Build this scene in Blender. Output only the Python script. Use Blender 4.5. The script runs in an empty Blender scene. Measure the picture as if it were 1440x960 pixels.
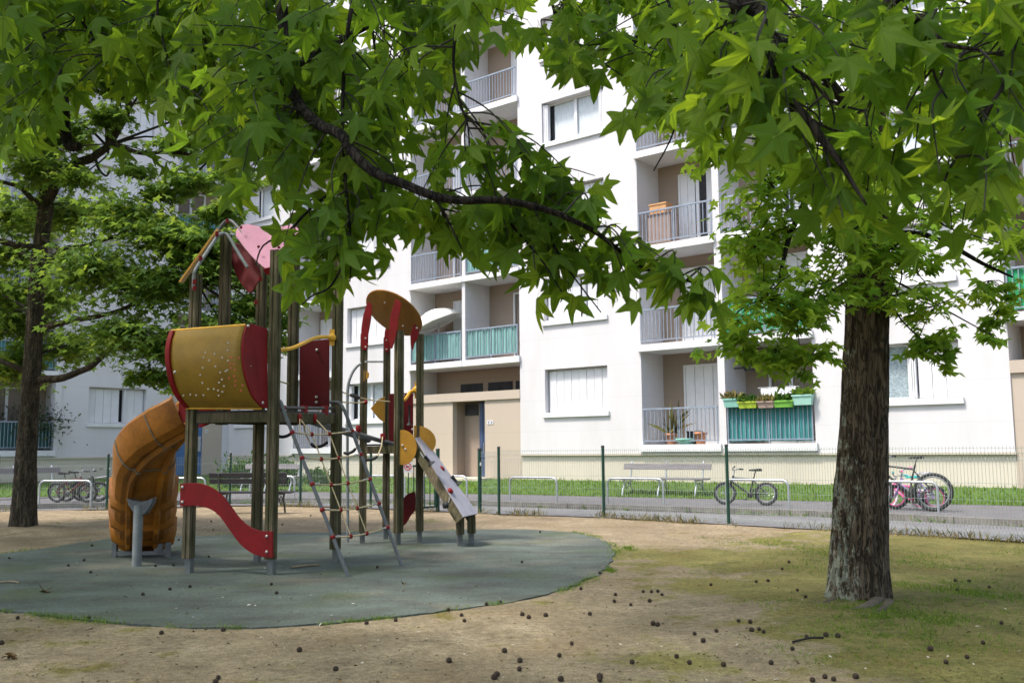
import bpy, math, random
import numpy as np
from mathutils import Vector, Matrix, noise
random.seed(7); RNG = np.random.default_rng(11)
S = bpy.context.scene
COL = S.collection
PI = math.pi
# ------------------------------------------------------------------ camera
FPX, PITCH, ROLL, EYE = 1345.8, 0.11153, -0.0086, 1.35
_cy, _sy = math.cos(PITCH), math.sin(PITCH)
_F = Vector((0, _cy, _sy)); _RT = Vector((1, 0, 0)); _UP = _RT.cross(_F)
_c, _s = math.cos(ROLL), math.sin(ROLL)
_R2 = _c*_RT + _s*_UP; _U2 = -_s*_RT + _c*_UP
CAM = Vector((0, 0, EYE))
cam_d = bpy.data.cameras.new('camera'); cam = bpy.data.objects.new('camera', cam_d); COL.objects.link(cam)
cam_d.sensor_width = 36; cam_d.lens = FPX/1440*36; cam_d.clip_end = 1000; cam_d.clip_start = 0.05
m = Matrix((( _R2.x, _U2.x, -_F.x, 0), (_R2.y, _U2.y, -_F.y, 0), (_R2.z, _U2.z, -_F.z, EYE), (0, 0, 0, 1)))
cam.matrix_world = m
cam_d.dof.use_dof = True; cam_d.dof.focus_distance = 6.0; cam_d.dof.aperture_fstop = 9.0
S.camera = cam
def ray(x, y): return _F + _R2*((x-720)/FPX) + _U2*((480-y)/FPX)
def W(x, y, Y):                      # point seen at photo position x, y standing Y metres away
    d = ray(x, y); return CAM + d*(Y/d.y)
def G(x, y, z=0.0):                  # ground point at height z
    d = ray(x, y); return CAM + d*((z-EYE)/d.z)
# ------------------------------------------------------------------ light
w = bpy.data.worlds.new('World'); S.world = w; w.use_nodes = True
nt = w.node_tree; bg = nt.nodes['Background']
sky = nt.nodes.new('ShaderNodeTexSky'); sky.sky_type = 'NISHITA'; sky.sun_disc = False
SUN_EL = math.radians(62); sh = Vector((-0.90, -0.43, 0)).normalized()
SDIR = Vector((sh.x*math.cos(SUN_EL), sh.y*math.cos(SUN_EL), math.sin(SUN_EL)))
sky.sun_elevation = SUN_EL; sky.sun_rotation = math.atan2(sh.x, sh.y) % (2*PI)
sky.dust_density = 3.0; sky.air_density = 1.0; sky.ozone_density = 1.0
nt.links.new(sky.outputs[0], bg.inputs[0]); bg.inputs[1].default_value = 0.15
sl = bpy.data.lights.new('sun', 'SUN'); sl.energy = 2.0; sl.angle = math.radians(7); sl.color = (1.0, 0.95, 0.87)
so = bpy.data.objects.new('sun', sl); COL.objects.link(so); so.location = (-20, -10, 40)
so.rotation_euler = (-SDIR).to_track_quat('-Z', 'Y').to_euler()
S.view_settings.view_transform = 'Standard'; S.view_settings.look = 'None'; S.view_settings.gamma = 1
S.view_settings.exposure = 1.4
S.cycles.max_bounces = 6; S.cycles.transparent_max_bounces = 8; S.cycles.transmission_bounces = 5
# ------------------------------------------------------------------ materials
def new_mat(name):
    mt = bpy.data.materials.new(name); mt.use_nodes = True
    n = mt.node_tree; return mt, n, n.nodes['Principled BSDF'], n.nodes, n.links
def ramp(nodes, stops):
    r = nodes.new('ShaderNodeValToRGB'); e = r.color_ramp.elements
    while len(e) < len(stops): e.new(0.5)
    for el, (p, c) in zip(e, stops): el.position = p; el.color = (*c, 1) if len(c) == 3 else c
    return r
def tex(nodes, links, kind, scale, coord='Object', vec=None, stretch=None, **kw):
    tc = nodes.new('ShaderNodeTexCoord'); src = tc.outputs[coord]
    if stretch:
        mp = nodes.new('ShaderNodeMapping'); mp.inputs['Scale'].default_value = stretch
        links.new(src, mp.inputs[0]); src = mp.outputs[0]
    t = nodes.new('ShaderNodeTex'+kind); t.inputs['Scale'].default_value = scale
    for k, v in kw.items(): t.inputs[k].default_value = v
    links.new(src, t.inputs['Vector']); return t
def mix(nodes, links, a, b, fac, typ='MIX'):
    mx = nodes.new('ShaderNodeMix'); mx.data_type = 'RGBA'; mx.blend_type = typ
    for sock, v in ((mx.inputs[6], a), (mx.inputs[7], b), (mx.inputs[0], fac)):
        if hasattr(v, 'links'): links.new(v, sock)
        elif isinstance(v, (tuple, list)): sock.default_value = (*v, 1) if len(v) == 3 else v
        else: sock.default_value = v
    return mx.outputs[2]
def bump(nodes, links, bs, height, strength=.3, dist=.02):
    b = nodes.new('ShaderNodeBump'); b.inputs['Strength'].default_value = strength; b.inputs['Distance'].default_value = dist
    links.new(height, b.inputs['Height']); links.new(b.outputs[0], bs.inputs['Normal'])
def plain(name, col, rough=.6, var=.25, scale=6, metal=0, bmp=0, stretch=None, spec=.4, coord='Object', fine=0, coat=0):
    mt, n, bs, nd, lk = new_mat(name)
    t = tex(nd, lk, 'Noise', scale, coord=coord, stretch=stretch, Detail=5, Roughness=.6)
    lo = tuple(max(0, c*(1-var)) for c in col); hi = tuple(min(1, c*(1+var*.7)) for c in col)
    r = ramp(nd, [(.3, lo), (.7, hi)]); lk.new(t.outputs[0], r.inputs[0]); out = r.outputs[0]
    if fine:
        t2 = tex(nd, lk, 'Noise', scale*12, coord=coord, stretch=stretch, Detail=3)
        r2 = ramp(nd, [(.35, (1-fine,)*3), (.65, (1, 1, 1))]); lk.new(t2.outputs[0], r2.inputs[0])
        out = mix(nd, lk, out, r2.outputs[0], 1.0, 'MULTIPLY')
    lk.new(out, bs.inputs['Base Color']); bs.inputs['Roughness'].default_value = rough
    bs.inputs['Metallic'].default_value = metal; bs.inputs['Specular IOR Level'].default_value = spec
    bs.inputs['Coat Weight'].default_value = coat
    if bmp: bump(nd, lk, bs, t.outputs[0], bmp)
    return mt
M = {}
M['wall'] = None
def wall_mat(name, col, stain=(.62, .6, .55), amt=.35):
    mt, n, bs, nd, lk = new_mat(name)
    t = tex(nd, lk, 'Noise', .7, stretch=(1, 1, .25), Detail=6, Roughness=.65)
    r = ramp(nd, [(.45, (0, 0, 0)), (.8, (amt, amt, amt))]); lk.new(t.outputs[0], r.inputs[0])
    c = mix(nd, lk, col, stain, r.outputs[0])
    # faint panel joints every 0.92 m of height
    tc = nd.new('ShaderNodeTexCoord'); sp = nd.new('ShaderNodeSeparateXYZ'); lk.new(tc.outputs['Object'], sp.inputs[0])
    md = nd.new('ShaderNodeMath'); md.operation = 'PINGPONG'; md.inputs[1].default_value = .465; lk.new(sp.outputs[2], md.inputs[0])
    lt = nd.new('ShaderNodeMath'); lt.operation = 'LESS_THAN'; lt.inputs[1].default_value = .008; lk.new(md.outputs[0], lt.inputs[0])
    sc = nd.new('ShaderNodeMath'); sc.operation = 'MULTIPLY'; sc.inputs[1].default_value = .22; lk.new(lt.outputs[0], sc.inputs[0])
    c = mix(nd, lk, c, tuple(x*.6 for x in col), sc.outputs[0])
    lk.new(c, bs.inputs['Base Color']); bs.inputs['Roughness'].default_value = .9; bs.inputs['Specular IOR Level'].default_value = .2
    t2 = tex(nd, lk, 'Noise', 60, Detail=4); bump(nd, lk, bs, t2.outputs[0], .15, .01)
    return mt
M['white_wall'] = wall_mat('white_render', (.575, .56, .57), (.42, .41, .38), .55)
M['brown_wall'] = wall_mat('brown_render', (.30, .235, .185), (.25, .2, .165), .3)
M['beige_wall'] = wall_mat('beige_render', (.44, .37, .30), (.37, .31, .26), .3)
M['cream_wall'] = wall_mat('cream_plinth', (.55, .50, .415), (.36, .33, .28), .5)
M['white_paint'] = plain('white_paint', (.64, .64, .65), .5, .06, 3)
M['shutter'] = plain('white_shutter', (.62, .62, .635), .45, .08, 2)
M['curtain'] = plain('pale_curtain', (.80, .86, .90), .9, .2, 14, stretch=(3, 3, .3))
M['lace'] = plain('lace_curtain', (.42, .52, .56), .9, .45, 18)
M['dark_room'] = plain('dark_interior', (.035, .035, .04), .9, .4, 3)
M['rail'] = plain('blue_grey_railing', (.22, .26, .32), .5, .15, 5)
M['teal_screen'] = plain('teal_screen', (.045, .21, .215), .8, .3, 5, stretch=(6, 6, .6), bmp=.4)
M['pale_screen'] = plain('pale_green_screen', (.20, .40, .36), .8, .35, 5, stretch=(7, 7, .6), bmp=.4)
M['dark_screen'] = plain('dark_green_screen', (.018, .075, .07), .85, .3, 4)
M['green_screen'] = plain('bright_green_screen', (.03, .30, .12), .8, .3, 4)
M['blue_door'] = plain('blue_door', (.06, .14, .30), .4, .15, 3)
M['navy'] = plain('navy_frame', (.05, .075, .15), .4, .2, 3)
M['galv'] = plain('galvanised_steel', (.46, .48, .50), .42, .18, 9, metal=.75)
M['steel_paint'] = plain('grey_tube_paint', (.105, .108, .118), .42, .25, 14)
M['tube_metal'] = plain('weathered_tube', (.20, .21, .215), .5, .25, 9, metal=.2)
M['shoe_metal'] = plain('post_shoe_metal', (.13, .135, .135), .55, .3, 9, metal=.2)
M['dark_metal'] = plain('dark_metal', (.10, .10, .10), .5, .3, 10, metal=.4)
M['green_metal'] = plain('green_fence_paint', (.008, .045, .030), .45, .25, 8)
M['wire'] = plain('fence_wire', (.24, .29, .27), .5, .2, 8)
M['red_plastic'] = plain('red_plastic', (.20, .004, .006), .55, .22, 5, bmp=.03, fine=.15, spec=.25)
M['dark_red'] = plain('dark_red_plastic', (.115, .003, .006), .55, .2, 4, fine=.15, spec=.25)
M['pink_plastic'] = plain('faded_pink_plastic', (.52, .20, .31), .55, .10, 4, fine=.08)
M['yellow_plastic'] = plain('mustard_plastic', (.250, .142, .012), .45, .22, 4, fine=.12)
M['yellow_pipe'] = plain('yellow_pipe', (.68, .36, .03), .4, .15, 6)
M['orange_plastic'] = plain('orange_plastic', (.53, .25, .025), .42, .15, 5, fine=.1)
M['orange_slide'] = plain('orange_slide_shell', (.34, .118, .008), .42, .45, 2.2, fine=.2, bmp=.05)
M['slide_dirt'] = plain('slide_joint', (.15, .13, .10), .7, .4, 9)
M['rope'] = plain('beige_rope', (.50, .40, .24), .9, .3, 60, bmp=.3)
M['rubber'] = plain('black_rubber', (.018, .018, .02), .6, .3, 9)
M['plate_grey'] = plain('grey_laminate', (.30, .29, .34), .4, .15, 8, fine=.1)
M['bolt'] = plain('pale_bolt_cap', (.55, .50, .48), .35, .1, 6, metal=.5)
M['terracotta'] = plain('terracotta', (.50, .22, .12), .85, .2, 9)
M['cloth'] = plain('white_cloth', (.82, .82, .86), .9, .06, 6, stretch=(4, 4, .5))
M['black'] = plain('black_paint', (.02, .02, .022), .4, .3, 8)
M['chrome'] = plain('bare_metal', (.6, .6, .62), .25, .1, 8, metal=1)
M['pink_paint'] = plain('pink_paint', (.75, .12, .33), .35, .1, 8)
M['turq_paint'] = plain('turquoise_paint', (.05, .42, .42), .35, .1, 8)
M['white_tyre'] = plain('white_tyre', (.75, .73, .74), .6, .1, 8)
M['red_frame'] = plain('maroon_paint', (.10, .018, .018), .35, .1, 8)
M['bench_wood'] = plain('bench_grey_wood', (.20, .185, .19), .7, .25, 4, stretch=(.4, 8, 8), fine=.2)
M['bench_dark'] = plain('bench_dark_wood', (.05, .045, .05), .7, .3, 4, stretch=(.4, 8, 8), fine=.2)
M['umbrella'] = plain('white_parasol_cloth', (.83, .82, .76), .9, .05, 4)
def glass_mat():
    mt, n, bs, nd, lk = new_mat('window_glass')
    bs.inputs['Base Color'].default_value = (.05, .06, .065, 1); bs.inputs['Roughness'].default_value = .06
    bs.inputs['Specular IOR Level'].default_value = .8; bs.inputs['Alpha'].default_value = .12
    return mt
M['glass'] = glass_mat()
def wood_mat():
    mt, n, bs, nd, lk = new_mat('weathered_post_wood')
    t = tex(nd, lk, 'Noise', 9, stretch=(6, 6, .35), Detail=8, Roughness=.7)
    r = ramp(nd, [(.25, (.030, .024, .015)), (.5, (.115, .090, .056)), (.72, (.21, .175, .118))]); lk.new(t.outputs[0], r.inputs[0])
    t2 = tex(nd, lk, 'Noise', 2.2, Detail=3)
    r2 = ramp(nd, [(.42, (.55, .62, .48)), (.62, (1, 1, 1))]); lk.new(t2.outputs[0], r2.inputs[0])
    c = mix(nd, lk, r.outputs[0], r2.outputs[0], 1.0, 'MULTIPLY')
    lk.new(c, bs.inputs['Base Color']); bs.inputs['Roughness'].default_value = .8; bs.inputs['Specular IOR Level'].default_value = .25
    bump(nd, lk, bs, t.outputs[0], .5, .012); return mt
M['wood'] = wood_mat()
def bark_mat(name, dark, light, lich=None, ring=1):
    mt, n, bs, nd, lk = new_mat(name)
    t = tex(nd, lk, 'Noise', 5.0, stretch=(2.2, 2.2, .55), Detail=9, Roughness=.68)
    t.inputs['Distortion'].default_value = .5
    v = tex(nd, lk, 'Noise', 8.0, stretch=(3.2, 3.2, .55), Detail=3, Roughness=.5); v.inputs['Distortion'].default_value = 1.2
    ab = nd.new('ShaderNodeMath'); ab.operation = 'SUBTRACT'; ab.inputs[1].default_value = .5; lk.new(v.outputs[0], ab.inputs[0])
    aa = nd.new('ShaderNodeMath'); aa.operation = 'ABSOLUTE'; lk.new(ab.outputs[0], aa.inputs[0])
    rv = ramp(nd, [(.0, (.22,)*3), (.07, (1,)*3)]); lk.new(aa.outputs[0], rv.inputs[0])
    r = ramp(nd, [(.3, dark), (.7, light)]); lk.new(t.outputs[0], r.inputs[0])
    c = mix(nd, lk, r.outputs[0], rv.outputs[0], .8, 'MULTIPLY')
    if lich:
        tc = nd.new('ShaderNodeTexCoord'); sp = nd.new('ShaderNodeSeparateXYZ'); lk.new(tc.outputs['Object'], sp.inputs[0])
        t3 = tex(nd, lk, 'Noise', 10, stretch=(1.2, 1.2, .7), Detail=8, Roughness=.8)
        ad = nd.new('ShaderNodeMath'); ad.operation = 'MULTIPLY_ADD'; ad.inputs[1].default_value = -.55; lk.new(sp.outputs[0], ad.inputs[0]); ad.inputs[2].default_value = lich[1]
        sm = nd.new('ShaderNodeMath'); sm.operation = 'ADD'; lk.new(ad.outputs[0], sm.inputs[0]); lk.new(t3.outputs[0], sm.inputs[1])
        r3 = ramp(nd, [(.56, (0, 0, 0)), (.62, (.85,)*3)]); lk.new(sm.outputs[0], r3.inputs[0])
        c = mix(nd, lk, c, lich[0], r3.outputs[0])
    lk.new(c, bs.inputs['Base Color']); bs.inputs['Roughness'].default_value = .92; bs.inputs['Specular IOR Level'].default_value = .15
    hm = nd.new('ShaderNodeMath'); hm.operation = 'MULTIPLY_ADD'; hm.inputs[1].default_value = .5
    lk.new(t.outputs[0], hm.inputs[0]); lk.new(rv.outputs[0], hm.inputs[2])
    bump(nd, lk, bs, hm.outputs[0], .9, .03); return mt
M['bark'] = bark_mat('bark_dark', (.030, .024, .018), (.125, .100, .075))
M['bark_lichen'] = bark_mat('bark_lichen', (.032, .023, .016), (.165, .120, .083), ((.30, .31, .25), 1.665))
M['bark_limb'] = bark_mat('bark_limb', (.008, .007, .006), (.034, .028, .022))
M['twig'] = plain('twig_bark', (.018, .015, .012), .85, .35, 20, bmp=.4)
def leaf_mat(name, col, trans, rough=.45, vein=True, tw=.45):
    mt, n, bs, nd, lk = new_mat(name)
    ge = nd.new('ShaderNodeObjectInfo')
    at = nd.new('ShaderNodeAttribute'); at.attribute_name = 'tint'; at.attribute_type = 'GEOMETRY'
    r = ramp(nd, [(0, tuple(c*.55 for c in col)), (.5, col), (1, (col[0]*1.9, col[1]*1.45, col[2]*1.2))]); lk.new(at.outputs['Fac'], r.inputs[0])
    rt = ramp(nd, [(0, tuple(c*.6 for c in trans)), (.5, trans), (1, (trans[0]*1.5, trans[1]*1.2, trans[2]))]); lk.new(at.outputs['Fac'], rt.inputs[0])
    cb, ct = r.outputs[0], rt.outputs[0]
    if vein:
        uv = nd.new('ShaderNodeUVMap'); uv.uv_map = 'leaf'
        prev = None
        for ang in (-108, -56, 0, 56, 108):
            a = math.radians(ang); d = (math.sin(a), math.cos(a), 0); p = (math.cos(a), -math.sin(a), 0)
            d1 = nd.new('ShaderNodeVectorMath'); d1.operation = 'DOT_PRODUCT'; d1.inputs[1].default_value = p; lk.new(uv.outputs[0], d1.inputs[0])
            ab = nd.new('ShaderNodeMath'); ab.operation = 'ABSOLUTE'; lk.new(d1.outputs['Value'], ab.inputs[0])
            d2 = nd.new('ShaderNodeVectorMath'); d2.operation = 'DOT_PRODUCT'; d2.inputs[1].default_value = d; lk.new(uv.outputs[0], d2.inputs[0])
            lt = nd.new('ShaderNodeMath'); lt.operation = 'LESS_THAN'; lt.inputs[1].default_value = 0; lk.new(d2.outputs['Value'], lt.inputs[0])
            ad = nd.new('ShaderNodeMath'); ad.operation = 'ADD'; lk.new(ab.outputs[0], ad.inputs[0]); lk.new(lt.outputs[0], ad.inputs[1])
            if prev is None: prev = ad
            else:
                mn = nd.new('ShaderNodeMath'); mn.operation = 'MINIMUM'; lk.new(prev.outputs[0], mn.inputs[0]); lk.new(ad.outputs[0], mn.inputs[1]); prev = mn
        rv = ramp(nd, [(.006, (.72,)*3), (.03, (0, 0, 0))]); lk.new(prev.outputs[0], rv.inputs[0])
        ct = mix(nd, lk, ct, tuple(c*.35 for c in trans), rv.outputs[0])
        cb = mix(nd, lk, cb, (col[0]*2.2, col[1]*1.6, col[2]*1.8), rv.outputs[0])
    lk.new(cb, bs.inputs['Base Color']); bs.inputs['Roughness'].default_value = rough; bs.inputs['Specular IOR Level'].default_value = .14
    tr = nd.new('ShaderNodeBsdfTranslucent'); lk.new(ct, tr.inputs[0])
    ms = nd.new('ShaderNodeMixShader'); ms.inputs[0].default_value = tw
    lk.new(bs.outputs[0], ms.inputs[1]); lk.new(tr.outputs[0], ms.inputs[2]); lk.new(ms.outputs[0], nd['Material Output'].inputs[0])
    return mt
M['leaf_near'] = leaf_mat('leaf_near', (.050, .108, .012), (.30, .50, .030), .6, tw=.52)
M['leaf_mid'] = leaf_mat('leaf_mid', (.085, .165, .024), (.44, .68, .07), .6, vein=False, tw=.52)
M['leaf_far'] = leaf_mat('leaf_far', (.092, .172, .042), (.34, .52, .07), .6, vein=False, tw=.48)
M['grass'] = leaf_mat('grass_blade', (.110, .200, .030), (.25, .42, .04), .6, vein=False)
M['weed'] = leaf_mat('dry_weed', (.23, .22, .10), (.22, .22, .08), .7, vein=False)
M['shrub'] = leaf_mat('shrub_leaf', (.035, .085, .020), (.10, .22, .03), .5, vein=False)
M['oleander'] = leaf_mat('grey_leaf', (.055, .085, .05), (.08, .13, .05), .5, vein=False)
# ------------------------------------------------------------------ mesh builder
class MB:
    def __init__(s): s.v = []; s.f = []; s.sm = []
    def add(s, vs, fs, smooth=False):
        b = len(s.v); s.v += [tuple(p) for p in vs]; s.f += [tuple(i+b for i in f) for f in fs]; s.sm += [smooth]*len(fs); return s
    def hexa(s, p):            # 8 points: bottom 4, top 4
        return s.add(p, [(3, 2, 1, 0), (4, 5, 6, 7), (0, 1, 5, 4), (1, 2, 6, 5), (2, 3, 7, 6), (3, 0, 4, 7)])
    def box(s, c, size, rz=0, mat=None):
        c = Vector(c); x, y, z = (d/2 for d in size); R = Matrix.Rotation(rz, 3, 'Z') if mat is None else mat
        return s.hexa([c + R @ Vector(q) for q in ((-x, -y, -z), (x, -y, -z), (x, y, -z), (-x, y, -z), (-x, -y, z), (x, -y, z), (x, y, z), (-x, y, z))])
    def beam(s, a, b, w, h, up=(0, 0, 1)):
        a, b = Vector(a), Vector(b); d = (b-a).normalized(); sd = d.cross(Vector(up))
        if sd.length < 1e-4: sd = Vector((1, 0, 0))
        sd.normalize(); u = sd.cross(d); x, y = sd*w/2, u*h/2
        return s.hexa([a-x-y, a+x-y, b+x-y, b-x-y, a-x+y, a+x+y, b+x+y, b-x+y])
    def tube(s, pts, r, n=8, cap=True, smooth=True):
        pts = [Vector(p) for p in pts]; N = len(pts); vs = []; fs = []
        rs = r if isinstance(r, (list, tuple)) else [r]*N
        ref = None
        for i, p in enumerate(pts):
            t = (pts[min(i+1, N-1)] - pts[max(i-1, 0)]).normalized()
            if ref is None:
                ref = Vector((0, 0, 1)) if abs(t.z) < .9 else Vector((1, 0, 0))
            a = ref - t*ref.dot(t)
            if a.length < 1e-5: a = t.orthogonal()
            a.normalize(); ref = a; b = t.cross(a)
            for k in range(n):
                th = 2*PI*k/n; vs.append(p + (a*math.cos(th) + b*math.sin(th))*rs[i])
        for i in range(N-1):
            for k in range(n):
                fs.append((i*n+k, i*n+(k+1) % n, (i+1)*n+(k+1) % n, (i+1)*n+k))
        s.add(vs, fs, smooth)
        if cap:
            s.add(vs[:n], [tuple(range(n))[::-1]]); s.add(vs[-n:], [tuple(range(n))])
        return s
    def prism(s, poly, d):     # planar polygon of 3-D points extruded by vector d
        n = len(poly); d = Vector(d); a = [Vector(p) for p in poly]; b = [p+d for p in a]
        return s.add(a+b, [tuple(range(n))[::-1], tuple(range(n, 2*n))] + [(i, (i+1) % n, n+(i+1) % n, n+i) for i in range(n)])
    def lathe(s, c, prof, n=16, axis=None, smooth=True):
        c = Vector(c); R = Matrix.Identity(3) if axis is None else Vector(axis).normalized().to_track_quat('Z', 'Y').to_matrix()
        vs = [c + R @ Vector((r*math.cos(2*PI*k/n), r*math.sin(2*PI*k/n), z)) for r, z in prof for k in range(n)]
        fs = [(i*n+k, i*n+(k+1) % n, (i+1)*n+(k+1) % n, (i+1)*n+k) for i in range(len(prof)-1) for k in range(n)]
        s.add(vs, fs, smooth)
        for i in (0, len(prof)-1):
            if prof[i][0] > 1e-4: s.add(vs[i*n:(i+1)*n], [tuple(range(n))])
        return s
    def ball(s, c, r, n=10, sq=(1, 1, 1)):
        prof = [(r*math.sin(PI*i/6)+1e-5, -r*math.cos(PI*i/6)) for i in range(7)]
        b = len(s.v); s.lathe((0, 0, 0), prof, n); c = Vector(c)
        s.v[b:] = [(c.x+x*sq[0], c.y+y*sq[1], c.z+z*sq[2]) for x, y, z in s.v[b:]]; return s
    def quad(s, a, b, c, d): return s.add([a, b, c, d], [(0, 1, 2, 3)])
    def build(s, name, mt, parent=None, bevel=0):
        me = bpy.data.meshes.new(name); me.from_pydata(s.v, [], s.f); me.validate(); me.update()
        if len(me.polygons) == len(s.sm): me.polygons.foreach_set('use_smooth', s.sm)
        me.materials.append(M[mt] if isinstance(mt, str) else mt)
        o = bpy.data.objects.new(name, me); COL.objects.link(o)
        if bevel:
            bv = o.modifiers.new('bevel', 'BEVEL'); bv.width = bevel; bv.segments = 2; bv.limit_method = 'ANGLE'; bv.angle_limit = .6
        if parent: attach(o, parent)
        return o
def wloc(o):
    p = Vector(o.get('_loc', (0, 0, 0))); return p
def attach(o, parent):
    o.parent = parent
    r = parent
    while r.parent: r = r.parent
    if r is parent and parent.type == 'EMPTY': o.matrix_parent_inverse = Matrix.Translation(-parent.location)
    return o
def tag(o, label=None, cat=None, group=None, kind=None):
    if label: o['label'] = label
    if cat: o['category'] = cat
    if group: o['group'] = group
    if kind: o['kind'] = kind
    return o
def empty(name, loc, label, cat, group=None):
    o = bpy.data.objects.new(name, None); COL.objects.link(o); o.location = loc; o.empty_display_size = .2
    return tag(o, label, cat, group)
def copy_tree(o, parent=None):
    c = o.copy(); COL.objects.link(c)
    if parent: c.parent = parent
    for ch in list(o.children): copy_tree(ch, c)
    return c
def smooth_path(pts, n=4):
    P = [Vector(p) for p in pts]; out = []
    for i in range(len(P)-1):
        p0, p1, p2, p3 = P[max(i-1, 0)], P[i], P[i+1], P[min(i+2, len(P)-1)]
        for k in range(n):
            t = k/n
            out.append(.5*((2*p1) + (p2-p0)*t + (2*p0-5*p1+4*p2-p3)*t*t + (3*p1-p0-3*p2+p3)*t**3))
    out.append(P[-1]); return out
def smooth2(pts, n=4):
    return [(v.x, v.y) for v in smooth_path([(a, b, 0) for a, b in pts], n)]
# ------------------------------------------------------------------ leaves by numpy
def star_leaf(detail=True):
    out = []
    tips = [(-116, .66), (-58, .95), (0, 1.12), (58, .95), (116, .66)]
    val = [(-155, .12), (-87, .44), (-29, .50), (29, .50), (87, .44), (155, .12)]
    for i, (ta, tr) in enumerate(tips):
        va, vr = val[i]; out.append((va, vr))
        if detail:
            out.append((ta-15, tr*.64)); out.append((ta-7, tr*.83))
        else: out.append((ta-15, tr*.66))
        out.append((ta, tr))
        if detail:
            out.append((ta+7, tr*.83)); out.append((ta+15, tr*.64))
        else: out.append((ta+15, tr*.66))
    out.append(val[-1])
    v = [(0, 0)] + [(r*math.sin(math.radians(a)), r*math.cos(math.radians(a))) for a, r in out]
    n = len(out); f = [(0, i, i+1) for i in range(1, n)]
    return np.array(v), np.array(f)
def simple_leaf():   # 5-point star, few faces
    tips = [(-115, .66), (-58, .95), (0, 1.12), (58, .95), (115, .66)]
    out = [(-160, .12)]
    for i, (a, r) in enumerate(tips):
        out.append((a, r)); out.append((a+29, .48) if i < 4 else (160, .12))
    v = [(0, 0)] + [(r*math.sin(math.radians(a)), r*math.cos(math.radians(a))) for a, r in out]
    f = [(0, i, i+1) for i in range(1, len(out))]
    return np.array(v), np.array(f)
def oval_leaf():
    v = [(0, 0), (.16, .35), (.17, .65), (0, 1), (-.17, .65), (-.16, .35)]
    return np.array(v), np.array([(0, 1, 2), (0, 2, 3), (0, 3, 4), (0, 4, 5)])
def blade_leaf():
    return np.array([(-.05, 0), (.05, 0), (.035, .55), (0, 1.), (-.035, .55)]), np.array([(0, 1, 2), (0, 2, 3), (0, 3, 4)])
def norm(a): return a/np.maximum(np.linalg.norm(a, axis=-1, keepdims=True), 1e-9)
def foliage(name, mt, pos, mid, nor, size, tmpl, droop=.35, stalk=0., parent=None, fold=.25, tint=None):
    """pos, mid (midrib direction), nor (normal) N x 3; size N."""
    tv, tf = tmpl; N = len(pos); k = len(tv)
    mid = norm(mid); nor = norm(nor - mid*(nor*mid).sum(1, keepdims=True)); side = np.cross(mid, nor)
    x = tv[:, 0]; y = tv[:, 1]; r2 = x*x+y*y
    dr = droop*(.5+RNG.random((N, 1))); fo = fold*(RNG.random((N, 1))*2-.4)
    zz = -dr*r2[None, :]*.6 + fo*np.abs(x)[None, :]
    sz = size[:, None]
    st = np.zeros((N, 1)) + stalk*size[:, None]
    P = pos[:, None, :] + mid[:, None, :]*((y[None, :]*sz + st)[..., None]) + side[:, None, :]*((x[None, :]*sz)[..., None]) + nor[:, None, :]*((zz*sz)[..., None])
    verts = P.reshape(-1, 3); faces = (tf[None] + (np.arange(N)*k)[:, None, None]).reshape(-1, 3)
    uvv = np.tile(tv, (N, 1)); tn = RNG.random(N) if tint is None else tint; tn = np.repeat(tn, k)
    if stalk:
        w = .012*size[:, None]; a = pos; b = pos + mid*st
        sv = np.stack([a-side*w, a+side*w, b+side*w, b-side*w], 1).reshape(-1, 3); o = len(verts)
        q = np.arange(N)*4 + o
        sf = np.stack([np.stack([q, q+1, q+2], 1), np.stack([q, q+2, q+3], 1)], 1).reshape(-1, 3)
        verts = np.vstack([verts, sv]); faces = np.vstack([faces, sf]); uvv = np.vstack([uvv, np.tile([[0, .001]], (N*4, 1))]); tn = np.concatenate([tn, np.ones(N*4)*.9])
    me = bpy.data.meshes.new(name); nv, nf = len(verts), len(faces)
    me.vertices.add(nv); me.vertices.foreach_set('co', verts.astype(np.float32).ravel())
    me.loops.add(nf*3); me.loops.foreach_set('vertex_index', faces.astype(np.int32).ravel())
    me.polygons.add(nf); me.polygons.foreach_set('loop_start', np.arange(0, nf*3, 3, dtype=np.int32))
    me.polygons.foreach_set('use_smooth', np.ones(nf, dtype=bool))
    uv = me.uv_layers.new(name='leaf'); uv.data.foreach_set('uv', uvv[faces.ravel()].astype(np.float32).ravel())
    at = me.attributes.new('tint', 'FLOAT', 'POINT'); at.data.foreach_set('value', tn.astype(np.float32))
    me.update(calc_edges=True); me.validate()
    me.materials.append(M[mt]); o = bpy.data.objects.new(name, me); COL.objects.link(o)
    if parent: attach(o, parent)
    return o
def in_poly(x, y, poly):
    c = False; j = len(poly)-1
    for i in range(len(poly)):
        xi, yi = poly[i]; xj, yj = poly[j]
        if (yi > y) != (yj > y) and x < (xj-xi)*(y-yi)/(yj-yi)+xi: c = not c
        j = i
    return c
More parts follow.
